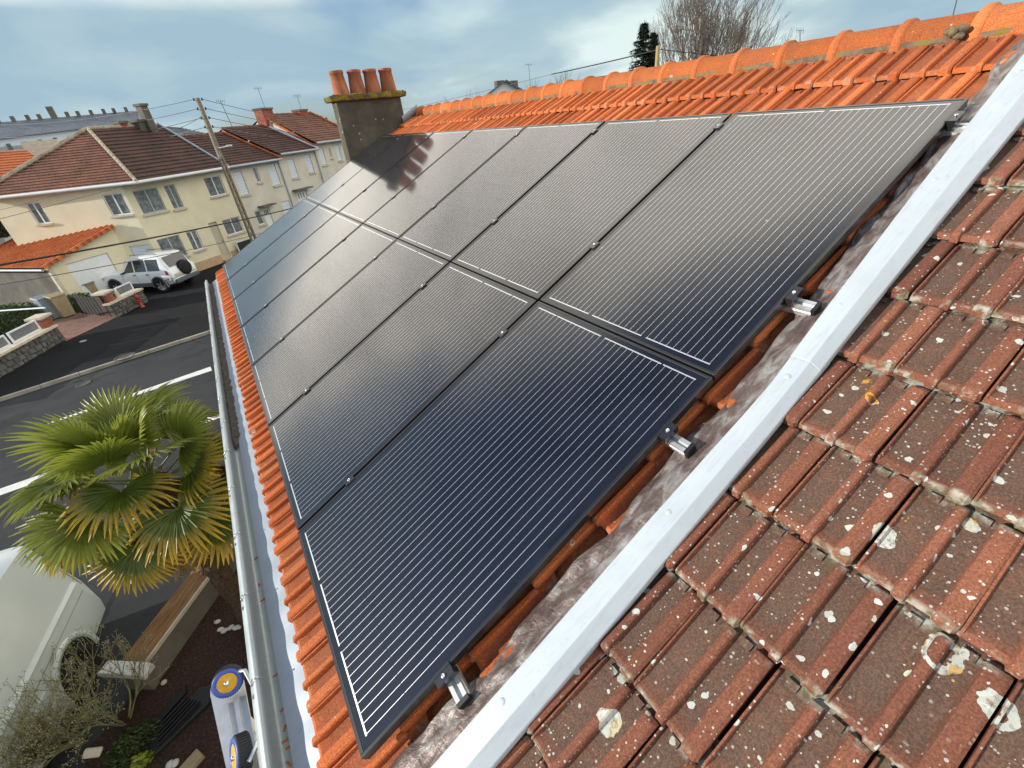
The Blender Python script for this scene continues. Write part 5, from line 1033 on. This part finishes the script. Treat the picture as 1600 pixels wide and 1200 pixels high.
for i in range(4):
    l_ = ph_.p(-.22, PT.z - .06 - .42 * i, -.02); r__ = ph_.p(.22, PT.z - .06 - .42 * i, -.02); nm = ['topmost', 'second', 'third', 'lowest'][i]
    wire(l_, atY(-30, (195, 216, 238, 262)[i], 52), .017, .35, '%s wire running left from the utility pole' % nm, 'wiregrey'); wire(r__, atY(560, (190, 198, 207, 216)[i], 60), .017, .5, '%s wire running right from the utility pole' % nm, 'wiregrey')
wire(ph_.p(-.1, PT.z - .8, -.05), atY(270, 204, 37), .012, .05, 'slanting service wire from the pole to the dark slate roof', 'wiregrey')
wire(atY(-30, 419, 17), atY(470, 322, 34), .030, .12, 'thick black cable crossing in front of the cream house'); wire(atY(-30, 450, 17), atY(440, 356, 34), .014, .15, 'thin cable below the thick black one', 'wiregrey')
wire(atY(-20, 347, 24), atY(290, 262, 33), .010, .05, 'thin wire slanting over the upper windows of the cream house', 'wiregrey'); wire(atY(-20, 333, 26), atY(130, 292, 31), .008, .03, 'faint short wire under the left eave of the cream house', 'wiregrey')
def antenna(base, top, label, bars=5, L=.5):
    e = empty('roof_antenna', base, label, 'antenna'); MB().tube([base, top], .022, 5).build('mast', M['wiregrey'], e); d = (top - base).normalized(); rt = RIGHT; b = MB(); b.tube([top - FWD * .02 - rt * L * .6, top - FWD * .02 + rt * L * .6], .012, 4)
    for i in range(bars): c = top + rt * (L * 1.1 * (i / (bars - 1) - .5)); b.tube([c - UPV * .16, c + UPV * .16], .008, 4)
    b.build('aerial', M['wiregrey'], e)
antenna(F.p(12.5, 3.3, 3.9), Vector(atY(403, 138, 41.5)), 'thin television antenna above the brick chimney of the end terraced house'); antenna(F.p(16.2, 3.2, 3.9), Vector(atY(464, 150, 44)), 'smaller antenna above the second brick chimney')
antenna(F.p(9.2, 2.3, 4), F.p(9.0, 4.0, 4), 'antenna rising behind the pole wires')

# ---- background left: long slate roof block, orange roofs, slate gable
bl = empty('apartment_block', atY(60, 240, 103), 'long pale apartment block with slate roof and many small chimneys', 'building')
r0, r1, e0_, e1_ = atY(-60, 196, 106), atY(214, 173, 110), atY(-60, 224, 100), atY(168, 196, 104)
e1_ = e0_.lerp(e1_, 1.02); m = MB(); m.add([e0_, e1_ + (e1_ - e0_) * .25, r1, r0], [(0, 1, 2, 3)]); bd = Vector((2, 12, 0)); m.add([r0, r1, up(e1_, e1_.z) + bd, up(e0_, e0_.z) + bd], [(0, 1, 2, 3)]); m.build('roof', M['slate'], bl)
m = MB(); ee = e1_ + (e1_ - e0_) * .25; f0, f1 = e0_ + Vector((0, .5, 0)), ee + Vector((0, .5, 0)); b0, b1 = up(f0, -6), up(f1, -6); m.add([b0, b1, f1, f0], [(0, 1, 2, 3)]); m.prism([b0, b1, b1 + bd, b0 + bd], (0, 0, f0.z + 5.2)); m.build('wall', M['shutter'], bl)
for i in range(9):
    p = r0.lerp(r1, (i + .4) / 9) - Vector((0, .2, 0)); w_ = .45 if i != 4 else .8; hz = 1.0 if i != 4 else 2.4
    for dx_ in ((-.7, .7) if i % 2 else (0,)): MB().box((p.x + dx_, p.y, p.z + hz * .12), (w_, .6, hz)).build('chimney', M['concrete'], bl)
for i in range(12):
    a = f0.lerp(f1, (i + .3) / 12); b = f0.lerp(f1, (i + .55) / 12); MB().hexa([a + Vector((0, -.12, -2.2)), b + Vector((0, -.12, -2.2)), b + Vector((0, .05, -2.2)), a + Vector((0, .05, -2.2)), a + Vector((0, -.12, -.7)), b + Vector((0, -.12, -.7)), b + Vector((0, .05, -.7)), a + Vector((0, .05, -.7))]).build('window', M['pane'], bl)
def far_house(name, label, ea, eb, ra, rb_, mat, wall=M['greyren'], n=10, deep=6):
    h = empty(name, up((ea + eb) / 2, ZG), label, 'house'); m = MB(); courses(m, ea, eb, rb_, ra, n); bk_ = lambda p, q: up(q * 2 - p, p.z); courses(m, bk_(eb, rb_), bk_(ea, ra), ra, rb_, n); m.build('roof', mat, h)
    i_ = lambda p, q: p.lerp(up(q, p.z), .08); p4 = [i_(ea, ra), i_(eb, rb_), i_(bk_(eb, rb_), rb_), i_(bk_(ea, ra), ra)]; m = MB(); m.prism([up(p, ZG - 1) for p in p4], (0, 0, ea.z - .05 - ZG + 1))
    for p, q, r in ((p4[0], p4[3], ra), (p4[1], p4[2], rb_)): m.add([up(p, ea.z - .06), up(q, ea.z - .06), r - Vector((0, 0, .12))], [(0, 1, 2)])
    m.build('wall', wall, h); return h
hA = far_house('orange_roof_house', 'house with a broad orange tile roof behind the cream house, left edge', atY(-60, 282, 46), atY(90, 268, 46), atY(-60, 240, 50), atY(38, 233, 50), M['roof_orange'])
hB = far_house('low_brown_house', 'low house with tan chimney and brown roof between orange roof and apartment block', atY(30, 258, 56), atY(150, 244, 56), atY(40, 232, 60), atY(140, 224, 60), M['roof_rust'])
p = atY(72, 236, 58); MB().box((p.x, p.y, p.z), (2.4, 1.4, 1.6)).build('chimney', M['capstone'], hB)
hC = far_house('slate_roof_house', 'dark slate roof rising behind the corner house ridge', atY(250, 222, 48), atY(345, 214, 48), atY(238, 196, 52), atY(280, 199, 52), M['slate'])
# ---- beyond the ridge
wg = empty('white_gable_house', up(atY(792, 150, 42), ZG), 'white gabled house peeping over the orange ridge', 'house')
ap, lg, rg = atY(791, 127, 42), atY(752, 156, 42), atY(826, 148, 42); dd = Vector((6, 10, 0)); m = MB(); m.prism([up(lg, ZG), up(rg, ZG), rg, ap, lg], dd); m.build('wall', M['white'], wg)
for s_ in (lg, rg):
    n_ = (ap - s_).normalized(); m = MB(); o_ = Vector((0, 0, .12)); q_ = s_ - n_ * .3; m.hexa([q_ - dd * .04, ap - dd * .04, ap + dd * 1.02, q_ + dd * 1.02] + [v + o_ for v in (q_ - dd * .04, ap - dd * .04, ap + dd * 1.02, q_ + dd * 1.02)]); m.build('roof_slope', M['slate'], wg)
for x in (780, 801): p = atY(x, 128, 45); MB().box((p.x, p.y, p.z - .6), (.9, .6, 1.4)).build('chimney', M['concrete'], wg)
def bare_tree(base, H, seed, label, depth=6, r=.16, spread=.42, n0=5, fan=.45):
    e = empty('bare_tree', base, label, 'tree', 'leafless trees beyond the ridge'); rnd = random.Random(seed); b = Vector(base); t = MB(); top = b + Vector((0, 0, H * .32)); t.tube([b, b.lerp(top, .5) + Vector((.1, 0, 0)), top], [r * 1.3, r * 1.05, r * .9], 8); t.build('trunk', M['bark'], e); c = MB()
    for i in range(n0):
        a = 6.28 * i / n0 + rnd.uniform(-.4, .4); twig_plant(c, top - Vector((0, 0, rnd.uniform(0, H * .1))), Vector((math.cos(a) * fan, math.sin(a) * fan, 1)).normalized(), H * .17 * rnd.uniform(.8, 1.2), r * .5, depth, rnd, spread, .10)
    c.build('crown', M['bark'], e)
def conifer(base, H, W, seed, label):
    e = empty('conifer_tree', base, label, 'tree'); rnd = random.Random(seed); b = Vector(base); MB().tube([b, b + Vector((0, 0, H))], [.16, .015], 8).build('trunk', M['bark'], e); m = MB(); z = H * .15
    while z < H * .99:
        R_ = W * (1 - z / H) ** .85 * rnd.uniform(.75, 1.15) + .06
        for k in range(rnd.choice((6, 7, 8))):
            a = rnd.uniform(0, 6.28); Lb = R_ * rnd.uniform(.7, 1.15); d = Vector((math.cos(a), math.sin(a), 0)); q = Vector((-d.y, d.x, 0)); c0 = b + Vector((0, 0, z))
            for j in range(12):
                t_ = (j + rnd.random()) / 12; c = c0 + d * Lb * t_ + Vector((0, 0, -.22 * Lb * t_ + .10 * Lb * t_ * t_)); wq = .30 * (1 - t_ * .5) + .06
                for _ in range(2):
                    f = (d * rnd.uniform(.3, 1) + q * rnd.uniform(-1, 1) + Vector((0, 0, rnd.uniform(-.7, .15)))).normalized() * wq * rnd.uniform(.7, 1.4); g = f.cross(Vector((0, 0, 1))).normalized() * wq * .22; m.add([c - g, c + g, c + f], [(0, 1, 2)])
        z += .13
    m.build('crown', M['needle'], e)
p = atY(1002, 120, 24); top = atY(1003, 32, 24); conifer((p.x, p.y, ZG), top.z - ZG, 3.4, 4, 'dark green conifer beyond the orange ridge'); p = atY(1018, 120, 25); top = atY(1014, 45, 25); conifer((p.x, p.y, ZG), top.z - ZG, 2.6, 9, 'slimmer conifer just right of the taller one')
p = atY(1106, 100, 21); bare_tree((p.x, p.y, ZG), 11.2, 5, 'large leafless tree right of the conifers beyond the ridge', 7, .16, .44, 10, .42)
p = atY(1165, 100, 24); bare_tree((p.x, p.y, ZG), 10.2, 8, 'smaller leafless tree at the right flank of the large one', 6, .13, .45, 6, .4)
p = atY(1058, 110, 26); bare_tree((p.x, p.y, ZG), 11.0, 15, 'leafless tree between the conifers and the large bare tree', 6, .13, .40, 6, .35)
p = atY(878, 130, 34); bare_tree((p.x, p.y, ZG), 9.0, 17, 'small leafless tree left of the tan post', 5, .09, .45, 5, .4)
p = atY(725, 160, 36); bare_tree((p.x, p.y, ZG), 8.4, 19, 'thin leafless tree left of the white gable', 5, .09, .45, 5, .45)
p = atY(960, 120, 32); bare_tree((p.x, p.y, ZG), 8.0, 23, 'low leafless tree just left of the conifers', 5, .09, .45, 5, .4)
p = atY(500, 190, 62); tuft('distant_evergreen', (p.x, p.y, p.z - 2.5), 1.6, 1.6, 3.0, 1500, .2, M['needle'], 'dark evergreen left of the big chimney on the horizon', 'tree', 33)
p = atY(522, 205, 66); MB_ = MB().box((p.x + .2, p.y, p.z - 1.4), (3.0, 3, 4.4)); tag(MB_.build('white_house', M['white']), 'small white house block seen just left of the big chimney', 'house')
pp = atY(1026, 104, 14.0); pq = atY(1023, 72, 14.0); po = MB(); po.tube([up(pp, ZG), Vector((pp.x, pp.y, pq.z))], .075, 10); tag(po.build('tan_post', M['post']), 'tan wooden post standing just beyond the ridge', 'post')
wire(Vector((pp.x, pp.y, pq.z - .12)), atY(862, 116, 20), .022, .02, 'black insulated cable from the tan post to the left'); wire(atY(862, 116, 20), atY(560, 185, 44), .010, .1, 'thin wire continuing left beyond the ridge towards the chimney', 'wiregrey'); wire(Vector((pp.x, pp.y, pq.z - .1)), atY(1240, 98, 12), .014, .02, 'cable from the tan post to the right behind the ridge')
antenna(atY(829, 140, 40), atY(826, 101, 40), 'television mast right of the white gable'); antenna(atY(1250, 75, 16), atY(1250, 48, 16), 'small fishbone antenna over the ridge between tree and photo edge', 5, .35); antenna(atY(1480, 60, 9), atY(1500, -20, 9), 'thin mast rising over the ridge near the right photo edge', 3, .1)

# ---- green panel in a white frame at the foot of the facade
gp_ = empty('green_panel', F.p(3.2, ZP, -.35), 'dark green panel in a white frame at the foot of the utility pole', 'panel')
pbox(MB(), F, 2.55, 3.75, -4.25, -3.72, -.36, -.33).build('board', simple('dark_green', (.02, .035, .012), .7), gp_)
for q_ in ((2.48, 3.82, -3.718, -3.65), (2.48, 3.82, -4.32, -4.252), (2.48, 2.548, -4.25, -3.72), (3.752, 3.82, -4.25, -3.72)): pbox(MB(), F, *q_, -.37, -.32).build('frame_bar', M['white'], gp_)
for q_ in (2.6, 3.6): pbox(MB(), F, q_, q_ + .06, ZP, -4.322, -.36, -.33).build('foot', M['white'], gp_)
